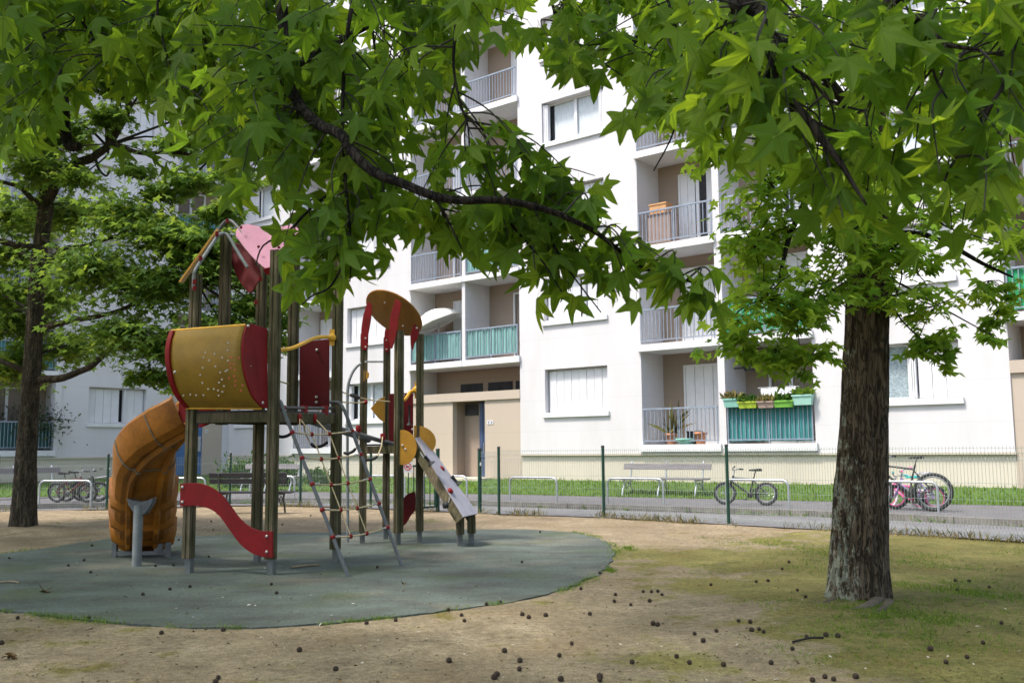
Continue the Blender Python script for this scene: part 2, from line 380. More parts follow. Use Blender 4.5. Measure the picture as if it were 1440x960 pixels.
# ------------------------------------------------------------------ apartment building
A_ = -0.69008
DU = Vector((math.cos(A_), math.sin(A_), 0)); DV = Vector((-math.sin(A_), math.cos(A_), 0))
P0 = Vector((3.578, 26.8, 0)); PC = P0 + DU*-19.7
class Fr:
    def __init__(s, o, ex, ey): s.o, s.ex, s.ey = o, ex, ey
    def p(s, u, w, z): q = s.o + s.ex*u + s.ey*w; return Vector((q.x, q.y, z))
RF = Fr(P0, DU, DV); LF = Fr(PC, DV, -DU)
def fbox(mb, fr, u0, u1, w0, w1, z0, z1):
    return mb.hexa([fr.p(u0, w0, z0), fr.p(u1, w0, z0), fr.p(u1, w1, z0), fr.p(u0, w1, z0), fr.p(u0, w0, z1), fr.p(u1, w0, z1), fr.p(u1, w1, z1), fr.p(u0, w1, z1)])
FL = 1.43; ST = 2.78; NF = 7; TOP = FL + ST*NF + .5; BASE = .30
bld = empty('apartment_building', (P0.x, P0.y, .3), 'white rendered L-shaped apartment block with balconies and cream plinth behind the playground', 'apartment building')
def wall_block(fr, u0, u1, z0, z1, holes, mt='white_wall', depth=1.6, rev=.30, w0=0.0):
    us = sorted({u0, u1} | {h[0] for h in holes} | {h[1] for h in holes}); zs = sorted({z0, z1} | {h[2] for h in holes} | {h[3] for h in holes})
    mb = MB()
    for i in range(len(us)-1):
        for j in range(len(zs)-1):
            uc, zc = (us[i]+us[i+1])/2, (zs[j]+zs[j+1])/2
            if any(h[0] < uc < h[1] and h[2] < zc < h[3] for h in holes): continue
            mb.quad(fr.p(us[i], w0, zs[j]), fr.p(us[i+1], w0, zs[j]), fr.p(us[i+1], w0, zs[j+1]), fr.p(us[i], w0, zs[j+1]))
    for a, b, c, d in holes:
        r = w0+rev
        mb.quad(fr.p(a, w0, c), fr.p(a, r, c), fr.p(a, r, d), fr.p(a, w0, d)); mb.quad(fr.p(b, w0, c), fr.p(b, r, c), fr.p(b, r, d), fr.p(b, w0, d))
        mb.quad(fr.p(a, w0, d), fr.p(b, w0, d), fr.p(b, r, d), fr.p(a, r, d)); mb.quad(fr.p(a, w0, c), fr.p(b, w0, c), fr.p(b, r, c), fr.p(a, r, c))
    mb.quad(fr.p(u0, w0, z0), fr.p(u0, w0+depth, z0), fr.p(u0, w0+depth, z1), fr.p(u0, w0, z1))
    mb.quad(fr.p(u1, w0, z0), fr.p(u1, w0+depth, z0), fr.p(u1, w0+depth, z1), fr.p(u1, w0, z1))
    mb.quad(fr.p(u0, w0, z1), fr.p(u1, w0, z1), fr.p(u1, w0+depth, z1), fr.p(u0, w0+depth, z1))
    return mb.build('wall', mt, bld)
def window(fr, u0, u1, z0, z1, style):
    mb = MB(); t = .055; w0, w1 = .23, .28; um = (u0+u1)/2
    for a, b, c, d in ((u0, u0+t, z0, z1), (u1-t, u1, z0, z1), (u0+t, u1-t, z0, z0+t), (u0+t, u1-t, z1-t, z1), (um-.05, um+.05, z0+t, z1-t)):
        fbox(mb, fr, a, b, w0, w1, c, d)
    win = mb.build('window', 'white_paint', bld)
    sb = MB(); fbox(sb, fr, u0-.06, u1+.06, -.07, .225, z0-.15, z0-.005); sb.build('sill', 'white_paint', win, bevel=.01)
    gb = MB()
    for a, b in ((u0+t, um-.05), (um+.05, u1-t)): fbox(gb, fr, a, b, .245, .255, z0+t, z1-t)
    gb.build('pane', 'glass', win)
    shs = []
    def closed(a, b):
        sh = MB(); shs.append(sh)
        n = max(2, round((b-a)/.28)); s = (b-a)/n
        for i in range(n): fbox(sh, fr, a+i*s+.006, a+(i+1)*s-.006, .165+.005*(i % 2), .20, z0+.02, z1-.06)
    def folded(a, w=.12):
        sh = MB(); shs.append(sh)
        for i in range(3): fbox(sh, fr, a+i*w/3, a+i*w/3+w/3-.008, .06+.012*i, .215, z0+.02, z1-.05)
    cu = MB(); cm = 'curtain'
    if style == 'closed': closed(u0+.05, u1-.02)
    elif style == 'gap':
        closed(u0+.02, um+.12); folded(um+.26, .1); closed(um+.38, u1-.06)
    elif style == 'half':
        closed(um+.2, u1-.03); folded(um+.05, .13)
        fbox(cu, fr, u0+.05, um-.05, .31, .32, z0, z1); cm = 'lace'
    elif style == 'halfleft':
        closed(u0+.03, um-.1); fbox(cu, fr, um, u1-.2, .31, .32, z0, z1)
    else:
        folded(u0+.02, .16); folded(u1-.16, .13)
        if style == 'curtain': fbox(cu, fr, u0+.28, um-.04, .31, .32, z0, z1); fbox(cu, fr, um+.04, u1-.12, .31, .32, z0, z1)
    for sh in shs: sh.build('shutter', 'shutter', win)
    if cu.v: cu.build('curtain', cm, win)
    return win
def balcony(fr, u0, u1, z, door, screen=None, back=1.2, doorspan=(.7, 2.25), rail=True, slab=True, zt=None):
    """loggia floor slab with railing and its door; back wall and side walls belong to the building walls"""
    mb = MB()
    fbox(mb, fr, u0-.06, u1+.06, -.10, -.004, z-.19, z) if slab else None
    fbox(mb, fr, u0+.002, u1-.002, -.003, back-.003, z-.19, z-.012)
    b = mb.build('balcony', 'white_paint', bld)
    if rail:
        rb = MB(); zt = z+1.0 if zt is None else zt
        fbox(rb, fr, u0+.05, u1-.03, -.055, -.015, zt-.045, zt)
        fbox(rb, fr, u0+.05, u1-.03, -.045, -.02, z+.085, z+.115)
        n = max(6, round((u1-u0)/.125))
        for i in range(n+1):
            a = u0+.06+(u1-u0-.1)*i/n; fbox(rb, fr, a-.009, a+.009, -.043, -.024, z+.1, zt-.04)
        for a in (u0+.06, (u0+u1)/2, u1-.05): fbox(rb, fr, a-.014, a+.014, -.046, -.02, z, zt-.04)
        rl = rb.build('railing', 'rail', b)
        if screen:
            sc = MB(); N = 30; pts = [(u0+.07+(u1-u0-.13)*i/N, .0+.02*math.sin(i*1.9)+.012*math.sin(i*.7)) for i in range(N+1)]
            zl = z+.06 if screen != 'pale_screen' else z+.13
            for (a, wa), (c, wc) in zip(pts, pts[1:]): sc.quad(fr.p(a, wa, zl), fr.p(c, wc, zl), fr.p(c, wc, zt-.05), fr.p(a, wa, zt-.05))
            sc.build('balcony_screen', screen, b)
    if door:
        d0, d1 = u0+doorspan[0], u0+doorspan[1]; zt2 = z+2.24; t = .06; w0 = back-.075; w1 = back-.012
        db = MB()
        for a, c, e, f in ((d0, d0+t, z, zt2), (d1-t, d1, z, zt2), (d0+t, d1-t, zt2-t, zt2), (d0+t, d1-t, z, z+t)): fbox(db, fr, a, c, w0, w1, e, f)
        if door == 'closed':
            n = 5
            for i in range(n): s = (d1-d0-2*t)/n; fbox(db, fr, d0+t+i*s+.006, d0+t+(i+1)*s-.006, w0+.02+.006*(i % 2), w1-.01, z+t, zt2-t)
        else:
            dm = d0+.62; fbox(db, fr, dm-.05, dm+.05, w0, w1, z+t, zt2-t)
            if door == 'ajar':
                for i in range(2): fbox(db, fr, d0+t+i*.24, d0+t+i*.24+.23, w0+.02, w1-.01, z+t, zt2-t)
                for i in range(2): fbox(db, fr, dm+.28+i*.24, dm+.28+i*.24+.23, w0+.02, w1-.01, z+t, zt2-t)
        do = db.build('balcony_door', 'white_paint', b)
        if door != 'closed':
            gb = MB(); fbox(gb, fr, d0+t, d1-t, back-.03, back-.02, z+t, zt2-t); gb.build('door_pane', 'dark_room' if door == 'ajar' else 'glass', b)
    return b
HZ0, HZ1 = .985, 2.29
def block(fr, u0, u1, wu0, wu1, styles, z0=1.19):
    holes = [(wu0, wu1, FL+ST*k+HZ0, FL+ST*k+HZ1) for k in range(NF)]
    wall_block(fr, u0, u1, z0, TOP, holes)
    for k in range(NF): window(fr, wu0, wu1, FL+ST*k+HZ0, FL+ST*k+HZ1, styles[k % len(styles)])
def backwall(fr, u0, u1, z0, z1, w=1.2, mt='brown_wall', holes=()):
    mb = MB(); fbox(mb, fr, u0-.05, u1+.05, w, w+.3, z0, z1); return mb.build('loggia_back_wall', mt, bld)
# --- right-hand wing
block(RF, -19.69, -15.5, -19.25, -17.0, ['closed', 'curtain', 'closed', 'halfleft', 'closed', 'gap', 'closed'])
block(RF, -13.17, -9.15, -12.45, -10.25, ['curtain', 'closed', 'gap', 'closed', 'curtain', 'closed', 'closed'])
block(RF, -4.33, .05, -3.36, -1.09, ['closed', 'gap', 'half', 'curtain', 'closed', 'open', 'closed'])
block(RF, 5.0, 9.42, 6.1, 8.4, ['half', 'closed', 'curtain', 'closed', 'gap', 'closed', 'closed'])
block(RF, 14.2, 18.6, 15.1, 17.4, ['closed', 'gap', 'closed', 'curtain', 'closed', 'closed', 'closed'])
mb = MB(); fbox(mb, RF, 2.42, 2.62, -.02, 1.2, 1.19, TOP); mb.build('loggia_pillar', 'white_wall', bld)
for a, c in ((.05, 2.42), (2.62, 5.0)):
    backwall(RF, a, c, .9, TOP)
backwall(RF, -15.5, -13.17, .9, TOP)
scr1 = {2: None}
for k in range(NF):
    z = FL+ST*k
    balcony(RF, .05, 2.42, z, ['closed', 'closed', 'ajar', 'open', 'closed', 'ajar', 'closed'][k], None)
    balcony(RF, 2.62, 5.0, z, ['open', 'closed', 'ajar', 'closed', 'open', 'closed', 'closed'][k], ['teal_screen', 'green_screen', None, None, None, None, None][k])
    balcony(RF, -15.5, -13.17, z, ['open', 'closed', 'closed', 'ajar', 'closed', 'open', 'closed'][k], None, doorspan=(.15, 1.5))
mb = MB(); fbox(mb, RF, -6.74, -6.60, -.02, 1.2, FL+ST-.2, TOP); mb.build('loggia_pillar', 'white_wall', bld)
backwall(RF, -9.15, -4.33, FL+ST-.2, TOP); 
mb = MB(); fbox(mb, RF, 11.74, 11.88, -.02, 1.2, FL+ST-.2, TOP); mb.build('loggia_pillar', 'white_wall', bld)
backwall(RF, 9.42, 14.2, FL+ST-.2, TOP)
for k in range(1, NF):
    z = FL+ST*k
    for d0, first in ((-9.15, True), (9.42, False)):
        balcony(RF, d0, d0+2.41, z, ['', 'closed', 'open', 'ajar', 'closed', 'closed', 'open'][k], (['', 'pale_screen', None, None, None, None, None] if first else ['', 'green_screen', None, 'teal_screen', None, None, None])[k], doorspan=(.95, 2.3))
        balcony(RF, d0+2.55, d0+4.8, z, ['', 'open', 'closed', 'closed', 'ajar', 'open', 'closed'][k], (['', 'pale_screen', 'pale_screen', None, None, None, None] if first else ['', 'green_screen', None, None, None, None, None])[k], doorspan=(1.1, 2.2))
def entrance(fr, u0, u1, doorside, door_mat='navy'):
    wb = MB(); a, b = u0+1.93, u0+3.33
    fbox(wb, fr, u0+.004, a, .04, .24, BASE, 2.9); fbox(wb, fr, b, u1-.004, .04, .24, BASE, 2.9)
    e = wb.build('entrance', 'beige_wall', bld)
    cb = MB(); fbox(cb, fr, u0+.003, u1-.003, -.02, 1.3, 2.895, 3.17); cb.build('canopy', 'beige_wall', e)
    bb = MB(); fbox(bb, fr, u0, u1, 1.3, 1.5, 3.17, FL+ST-.19)
    for x0, x1 in ((u0, u0+.02),): pass
    fbox(bb, fr, a, b, .62, .76, BASE, 2.85); fbox(bb, fr, a-.12, a, .24, 1.3, BASE, 2.89); fbox(bb, fr, b, b+.12, .24, 1.3, BASE, 2.89)
    bb.build('recess_wall', 'brown_wall', e)
    for x0, x1 in ((u0+1.15, u0+2.15), (u0+2.4, u0+3.45), (u0+3.6, u0+4.6)): gl = MB(); fbox(gl, fr, x0, x1, 1.275, 1.297, 3.2, 3.56); gl.build('transom_window', 'dark_room', e)
    gl = MB(); fbox(gl, fr, a+.05, a+.62, .59, .617, 2.45, 2.82)
    gl.build('transom_window', 'dark_room', e)
    db = MB(); d0, d1 = b-.62, b-.01
    fbox(db, fr, d0, d0+.14, .48, .617, BASE, 2.85); fbox(db, fr, d0+.14, d1, .5, .617, BASE, 1.1); fbox(db, fr, d0+.14, d0+.32, .5, .617, 1.1, 2.85)
    d = db.build('door', door_mat, e)
    pb = MB(); fbox(pb, fr, d0+.32, d1, .52, .61, 1.1, 2.85); pb.build('door_pane', 'dark_room', d)
    hb = MB(); hb.tube([fr.p(d0+.2, .46, 1.25), fr.p(d0+.2, .46, 1.55)], .014); hb.build('handle', 'galv', d)
    st = MB(); fbox(st, fr, a-.3, b+.3, -.5, .6, .25, .45); st.build('doorstep', 'cream_wall', e)
    return e
ent = entrance(RF, -9.15, -4.33, 1)
entrance(RF, 9.42, 14.2, 1)
# --- left-hand wing (u runs from -14 up to the inner corner at 0)
def lblock(u0, u1, a, b, st): block(LF, u0, u1, a, b, st)
block(LF, -6.92, -2.62, -5.93, -3.68, ['gap', 'closed', 'curtain', 'closed', 'closed', 'halfleft', 'closed'])
block(LF, -16.2, -11.7, -15.2, -13.0, ['closed', 'closed', 'gap', 'closed', 'closed', 'closed', 'closed'])
mb = MB(); fbox(mb, LF, -.32, 0, 0, 1.4, BASE, TOP); mb.build('wall', 'white_wall', bld)
backwall(LF, -2.62, -.32, FL+ST-.2, TOP, w=.95)
backwall(LF, -11.7, -6.92, .9, TOP)
mb = MB(); fbox(mb, LF, -9.38, -9.24, -.02, 1.2, 1.19, TOP); mb.build('loggia_pillar', 'white_wall', bld)
mb = MB(); fbox(mb, LF, -7.16, -6.93, -.035, .3, 1.19, TOP); mb.build('pilaster', 'white_wall', bld)
for k in range(NF):
    z = FL+ST*k
    if k: balcony(LF, -2.62, -.32, z, ['', 'open', 'closed', 'open', 'ajar', 'closed', 'open'][k], ['', 'teal_screen', None, 'teal_screen', None, 'pale_screen', None][k], back=.95, doorspan=(.5, 1.8))
    balcony(LF, -9.24, -7.16, z, ['open', 'closed', 'ajar', 'closed', 'open', 'closed', 'closed'][k], ['dark_screen', 'teal_screen', None, None, 'teal_screen', None, None][k], doorspan=(.3, 1.6))
    balcony(LF, -11.7, -9.38, z, ['closed', 'ajar', 'open', 'closed', 'open', 'closed', 'closed'][k], ['dark_screen', None, None, 'teal_screen', None, None, None][k], doorspan=(.5, 1.8))
eb = MB(); fbox(eb, LF, -1.2, -.322, .02, .3, BASE, FL+ST-.2); fbox(eb, LF, -2.62, -1.2, .02, .3, 2.75, FL+ST-.2)
e2 = eb.build('entrance', 'beige_wall', bld)
db = MB(); fbox(db, LF, -2.6, -1.92, .10, .16, BASE, 2.74); fbox(db, LF, -1.9, -1.2, .08, .16, BASE, 2.74); fbox(db, LF, -1.93, -1.89, .07, .1, BASE, 2.74)
d2 = db.build('door', 'blue_door', e2)
ib = MB(); fbox(ib, LF, -1.42, -1.26, .055, .078, 1.35, 1.95); ib.build('intercom_plate', 'galv', d2)
# plinth, interiors, roof
pb = MB()
for u0, u1 in ((-19.69, -9.152), (-4.328, 9.418), (14.202, 18.6)):
    fbox(pb, RF, u0, u1, .05, 1.3, BASE-.4, 1.188); fbox(pb, RF, u0, u1+.02, -.035, .05, 1.14, 1.187)
for u0, u1 in ((-16.2, -2.622),):
    fbox(pb, LF, u0, u1, .05, 1.3, BASE-.4, 1.188); fbox(pb, LF, u0, u1, -.035, .05, 1.14, 1.187)
pb.build('plinth', 'cream_wall', bld)
for u0, u1, fr in ((.05, 5.0, RF), (-15.5, -13.17, RF), (-11.7, -6.92, LF)):
    fb = MB(); fbox(fb, fr, u0-.004, u1+.004, -.012, .35, 1.19, FL-.192); fb.build('loggia_base', 'white_wall', bld)
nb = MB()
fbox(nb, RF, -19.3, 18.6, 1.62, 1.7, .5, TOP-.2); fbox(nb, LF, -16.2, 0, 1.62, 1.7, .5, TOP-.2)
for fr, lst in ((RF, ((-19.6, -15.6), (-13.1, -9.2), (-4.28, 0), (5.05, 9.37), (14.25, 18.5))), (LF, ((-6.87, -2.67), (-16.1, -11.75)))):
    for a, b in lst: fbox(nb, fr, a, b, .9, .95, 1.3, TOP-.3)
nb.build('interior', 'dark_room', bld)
rb = MB(); fbox(rb, RF, -21, 18.7, 1.2, 11, TOP-.6, TOP-.3); fbox(rb, LF, -16.3, -.2, 1.2, 11, TOP-.62, TOP-.32)
fbox(rb, RF, -31, 18.6, 10.6, 10.9, 0, TOP-.6); fbox(rb, LF, -16.2, -.2, 10.6, 10.9, 0, TOP-.62); fbox(rb, RF, 18.6, 18.8, 0, 10.9, 0, TOP-.6)
fbox(rb, LF, -16.4, -16.2, 0, 10.9, 0, TOP-.62)
rb.build('rear_wall_and_roof', 'white_wall', bld)
# small house number plates
for fr, u, z, wv in ((RF, -5.66, 2.19, .035), (RF, -5.52, 2.19, .035), (LF, -1.03, 2.15, .015)):
    nb = MB(); fbox(nb, fr, u-.055, u+.055, wv-.012, wv, z-.06, z+.06)
    pl = nb.build('number_plate', 'white_paint', ent if fr is RF else e2)
    nn = MB(); fbox(nn, fr, u-.018, u+.018, wv-.018, wv-.0125, z-.035, z+.035); nn.build('numeral', 'navy', ent if fr is RF else e2)
# lamp by the entrance canopy wall
# ------------------------------------------------------------------ things on the balconies
def planter(fr, u, z, wd, box_m, label, leaf='weed', h=.14, n=120, wv=-.13, grp='flower boxes along the balcony rail'):
    p = fr.p(u, wv, z); e = empty('planter', p, label, 'planter', grp)
    mb = MB(); a = [fr.p(u-wd/2+.03, wv-.07, z-h), fr.p(u+wd/2-.03, wv-.07, z-h), fr.p(u+wd/2-.03, wv+.06, z-h), fr.p(u-wd/2+.03, wv+.06, z-h)]
    b = [fr.p(u-wd/2, wv-.10, z), fr.p(u+wd/2, wv-.10, z), fr.p(u+wd/2, wv+.08, z), fr.p(u-wd/2, wv+.08, z)]
    mb.hexa(a+b); fbox(mb, fr, u-wd/2-.012, u+wd/2+.012, wv-.115, wv-.10, z-.035, z+.004); fbox(mb, fr, u-wd/2-.012, u+wd/2+.012, wv+.08, wv+.095, z-.035, z+.004)
    mb.build('box', box_m, e)
    uu = RNG.uniform(u-wd/2+.03, u+wd/2-.03, n); ww = RNG.uniform(wv-.07, wv+.05, n)
    pos = np.array([tuple(fr.p(float(a), float(b), z-.01)) for a, b in zip(uu, ww)]); mid = np.column_stack([RNG.normal(0, .55, n), RNG.normal(0, .55, n), np.full(n, .8)])
    foliage('plant', leaf, pos, mid, RNG.normal(0, 1, (n, 3)), RNG.uniform(.08, .26, n), oval_leaf(), .6, 0, e)
    return e
for nm, c in (('box_teal', (.22, .45, .38)), ('box_lime', (.36, .46, .04)), ('box_brown', (.33, .24, .20)), ('box_green', (.17, .42, .06)), ('box_mint', (.30, .52, .44)), ('box_black', (.02, .025, .025))):
    M[nm] = plain(nm, c, .5, .12, 6)
zr = FL+1.0
planter(RF, 2.88, zr+.16, .46, 'box_teal', 'teal flower box at the left end of the ground floor rail beside the white pillar', h=.22)
planter(RF, 3.32, zr+.07, .52, 'box_lime', 'lime yellow flower box with leafy succulents on the ground floor rail', 'shrub', h=.17)
planter(RF, 3.82, zr+.06, .46, 'box_brown', 'brown flower box with trailing dry stems in the middle of the rail', h=.17)
planter(RF, 4.29, zr+.06, .52, 'box_green', 'bright green scalloped flower box right of the brown box', 'shrub', h=.17)
planter(RF, 4.78, zr+.18, .5, 'box_mint', 'pale mint flower box with yellow flowers at the right end of the rail', 'grass', h=.25)
hp = planter(RF, 3.12, FL+2.05, .42, 'box_black', 'black hanging flower box on the loggia side wall above the teal screen', 'shrub', wv=.55, h=.13, grp='hanging pots')
hb = MB(); hb.beam(RF.p(2.62, .55, FL+2.0), RF.p(2.95, .55, FL+2.0), .03, .03); hb.build('bracket', 'black', hp)
# laundry on a rack
lb = empty('drying_rack', RF.p(3.9, .4, FL), 'drying rack hung with white sheets behind the flower boxes', 'drying rack')
cb = MB(); N = 24
for i in range(N):
    a0, a1 = 3.45+.95*i/N, 3.45+.95*(i+1)/N; w0, w1 = .3+.02*math.sin(i*1.3), .3+.02*math.sin((i+1)*1.3)
    cb.quad(RF.p(a0, w0, FL+.75), RF.p(a1, w1, FL+.75), RF.p(a1, .34, FL+1.42), RF.p(a0, .34, FL+1.42)); cb.quad(RF.p(a0, .34, FL+1.42), RF.p(a1, .34, FL+1.42), RF.p(a1, w1+.14, FL+.85), RF.p(a0, w0+.14, FL+.85))
cb.build('sheets', 'cloth', lb)
cb = MB(); 
for a in (3.4, 4.45):
    cb.tube([RF.p(a, .2, FL), RF.p(a, .42, FL+1.45)], .01); cb.tube([RF.p(a, .6, FL), RF.p(a, .38, FL+1.45)], .01)
for wv in (.28, .34, .45): cb.tube([RF.p(3.4, wv, FL+1.43), RF.p(4.45, wv, FL+1.43)], .008)
cb.build('frame', 'galv', lb)
def pot(fr, u, wv, z, r, h, label, mt='terracotta', leaf=None, lh=.5, n=40, cat='flower pot', grp=None):
    e = empty('flower_pot', fr.p(u, wv, z), label, cat, grp)
    MB().lathe(fr.p(u, wv, z), [(r*.7, 0), (r*.95, h*.8), (r*1.08, h*.8), (r*1.08, h), (r*.9, h), (r*.85, h*.85)], 16).build('pot', mt, e)
    if leaf:
        b = fr.p(u, wv, z+h*.9); pos = np.tile(np.array(b), (n, 1)) + RNG.normal(0, r*.35, (n, 3))*(1, 1, .2)
        mid = np.column_stack([RNG.normal(0, .45, n), RNG.normal(0, .45, n), np.full(n, 1.)])
        foliage('plant', leaf, pos, mid, RNG.normal(0, 1, (n, 3)), RNG.uniform(lh*.4, lh, n), oval_leaf() if lh < .4 else blade_leaf(), 1.1, 0, e)
    return e
pot(RF, .88, .12, FL, .15, .3, 'reddish pot with a tall spiky plant behind the ground floor rail', leaf='weed', lh=.8, n=26)
pot(RF, 1.78, .12, FL, .17, .32, 'wide terracotta pot without a plant beside the green basin')
bs = MB(); bs.lathe(RF.p(1.33, .14, FL), [(.16, 0), (.27, .1), (.30, .16), (.27, .155), (.15, .02)], 20)
b = bs.build('basin', 'box_teal'); tag(b, 'shallow green plastic basin on the ground floor balcony between two pots', 'basin')
ck = MB(); fbox(ck, RF, 1.18, 1.5, .45, .7, FL, FL+.33); fbox(ck, RF, 1.15, 1.53, .42, .73, FL+.33, FL+.36); ck = ck.build('storage_box', 'black', bevel=.01); tag(ck, 'small black box standing behind the green basin', 'box')
# clutter on the third storey balcony
cx = MB(); z2 = FL+2*ST
fbox(cx, RF, .42, .95, .05, .4, z2+.9, z2+1.16); fbox(cx, RF, .40, .97, .03, .42, z2+1.16, z2+1.2)
c = cx.build('cardboard_box', plain('orange_card', (.50, .27, .12), .8, .2, 6)); tag(c, 'tan box sticking up above the rail of the second floor balcony', 'box')
cx = MB(); fbox(cx, RF, .36, 1.1, .02, .45, z2+.05, z2+.86); fbox(cx, RF, .33, 1.13, 0, .47, z2+.86, z2+.895); c = cx.build('cabinet', 'box_brown', bevel=.01); tag(c, 'low brown cabinet under the tan box behind the balcony rail', 'cabinet')
# parasol on the first floor balcony
pu = RF.p(-8.4, .55, FL+ST)
pe = empty('parasol', pu, 'open white parasol tilted above the pale green first floor balcony screen', 'parasol')
MB().tube([pu, RF.p(-8.28, .5, FL+ST+1.55)], .018).build('pole', 'white_paint', pe)
ub = MB(); ax = (RF.ex*-.35 + RF.ey*-.25 + Vector((0, 0, 1))).normalized(); c0 = RF.p(-8.2, .25, FL+ST+1.42)
ub.lathe(c0, [(.95, 0), (.955, -.07), (.93, -.05), (.6, .27), (.25, .40), (.001, .43)], 8, axis=ax, smooth=False)
ub.build('canopy', 'umbrella', pe)
# shrub spilling from the far-left ground-floor loggia
oe = empty('oleander_bush', LF.p(-7.9, .3, FL), 'grey-green bushy plant spilling over the dark screen of the leftmost balcony', 'plant')
n = 900; t = RNG.random(n); c = np.array(LF.p(-7.9, .2, FL+.95)); pos = c + RNG.normal(0, 1, (n, 3))*np.array([.45, .42, .38]) + np.outer(t*t*.6, np.array(LF.ex*.8 + LF.ey*-.5 + Vector((0, 0, -.1))))
foliage('leaves', 'oleander', pos, RNG.normal(0, 1, (n, 3))+[0, 0, .3], RNG.normal(0, 1, (n, 3)), RNG.uniform(.08, .17, n), oval_leaf(), .4, 0, oe)
sb = MB()
for i in range(9): sb.tube([LF.p(-7.9, .25, FL+.1), LF.p(-8.2+.1*i, .2-.06*i, FL+1.0+.05*(i % 3)), LF.p(-8.0+.16*i, .1-.09*i, FL+1.35-.04*i)], .012, 5)
sb.build('stems', 'twig', oe)
# ------------------------------------------------------------------ ground
def fbm(x, y, s, o=4):
    return noise.fractal(Vector((x*s, y*s, 3.3)), 1.0, 2.0, o)
SURF = [(865, 775), (858, 765), (845, 758), (815, 750), (770, 745.5), (700, 744), (600, 746), (480, 748), (370, 750), (250, 754), (160, 757), (100, 765), (0, 779), (-150, 795), (-300, 812), (-330, 838), (-220, 852), (-80, 853), (0, 857), (60, 864), (120, 871), (200, 879), (320, 882), (420, 879), (520, 871), (600, 862), (680, 851), (740, 842), (795, 828), (835, 810), (856, 796)]
surf_w = [(v.x, v.y) for v in smooth_path([G(*q) for q in SURF] + [G(*SURF[0])], 12)][:-1]
surf_c = surf_w[::4]
def dist_poly(x, y, P):
    best = 1e9
    for (x1, y1), (x2, y2) in zip(P, P[1:]+P[:1]):
        dx, dy = x2-x1, y2-y1; t = max(0, min(1, ((x-x1)*dx+(y-y1)*dy)/(dx*dx+dy*dy+1e-12)))
        best = min(best, (x-x1-t*dx)**2+(y-y1-t*dy)**2)
    d = math.sqrt(best); return -d if in_poly(x, y, P) else d
RT_B = G(1206, 850); LT_B = G(32, 748)
def ground_h(x, y):
    near = max(0, min(1, (16-abs(x))/4))*max(0, min(1, (27-y)/5))
    h = near*(.030*fbm(x, y, .35) + .012*fbm(x+9, y, 1.7, 3)) - .012
    d = dist_poly(x, y, surf_c) if (-13 < x < 4 and 5 < y < 20) else 9
    if d < 1.2:
        h = (h*max(0, d/1.2) + (-.003+.012*fbm(x, y, 2.5))*(1-max(0, d/1.2))) if d > 0 else -.03*min(1, -d/.2)-.008
    for b, s, a in ((RT_B, .8, .035), (LT_B, .9, .09)):
        r = math.hypot(x-b.x, y-b.y); h += a*math.exp(-(r/s)**2)*(1+.35*fbm(x, y, 2.2))
    yf = 20.15-.86*x if x > -.5 else (20.45+(-.5-x)*.62 if x > -6.5 else 22.75)
    k = max(0, min(1, (y-yf)/.45)); h = h*(1-k) - .022*k
    return h
def axis_vals(a, b, step, lo, hi):
    v = list(np.arange(a, b+1e-6, step)); s = step; x = a; left = []
    while x > lo: s *= 1.35; x -= s; left.append(x)
    s = step; x = b; right = []
    while x < hi: s *= 1.35; x += s; right.append(x)
    return left[::-1] + v + right
xs = axis_vals(-13, 10, .14, -260, 260); ys = axis_vals(3, 24, .14, -160, 320)
mb = MB(); nx = len(xs)
verts = [(x, y, ground_h(x, y)) for y in ys for x in xs]
faces = [(j*nx+i, j*nx+i+1, (j+1)*nx+i+1, (j+1)*nx+i) for j in range(len(ys)-1) for i in range(nx-1)]
mb.add(verts, faces, True)
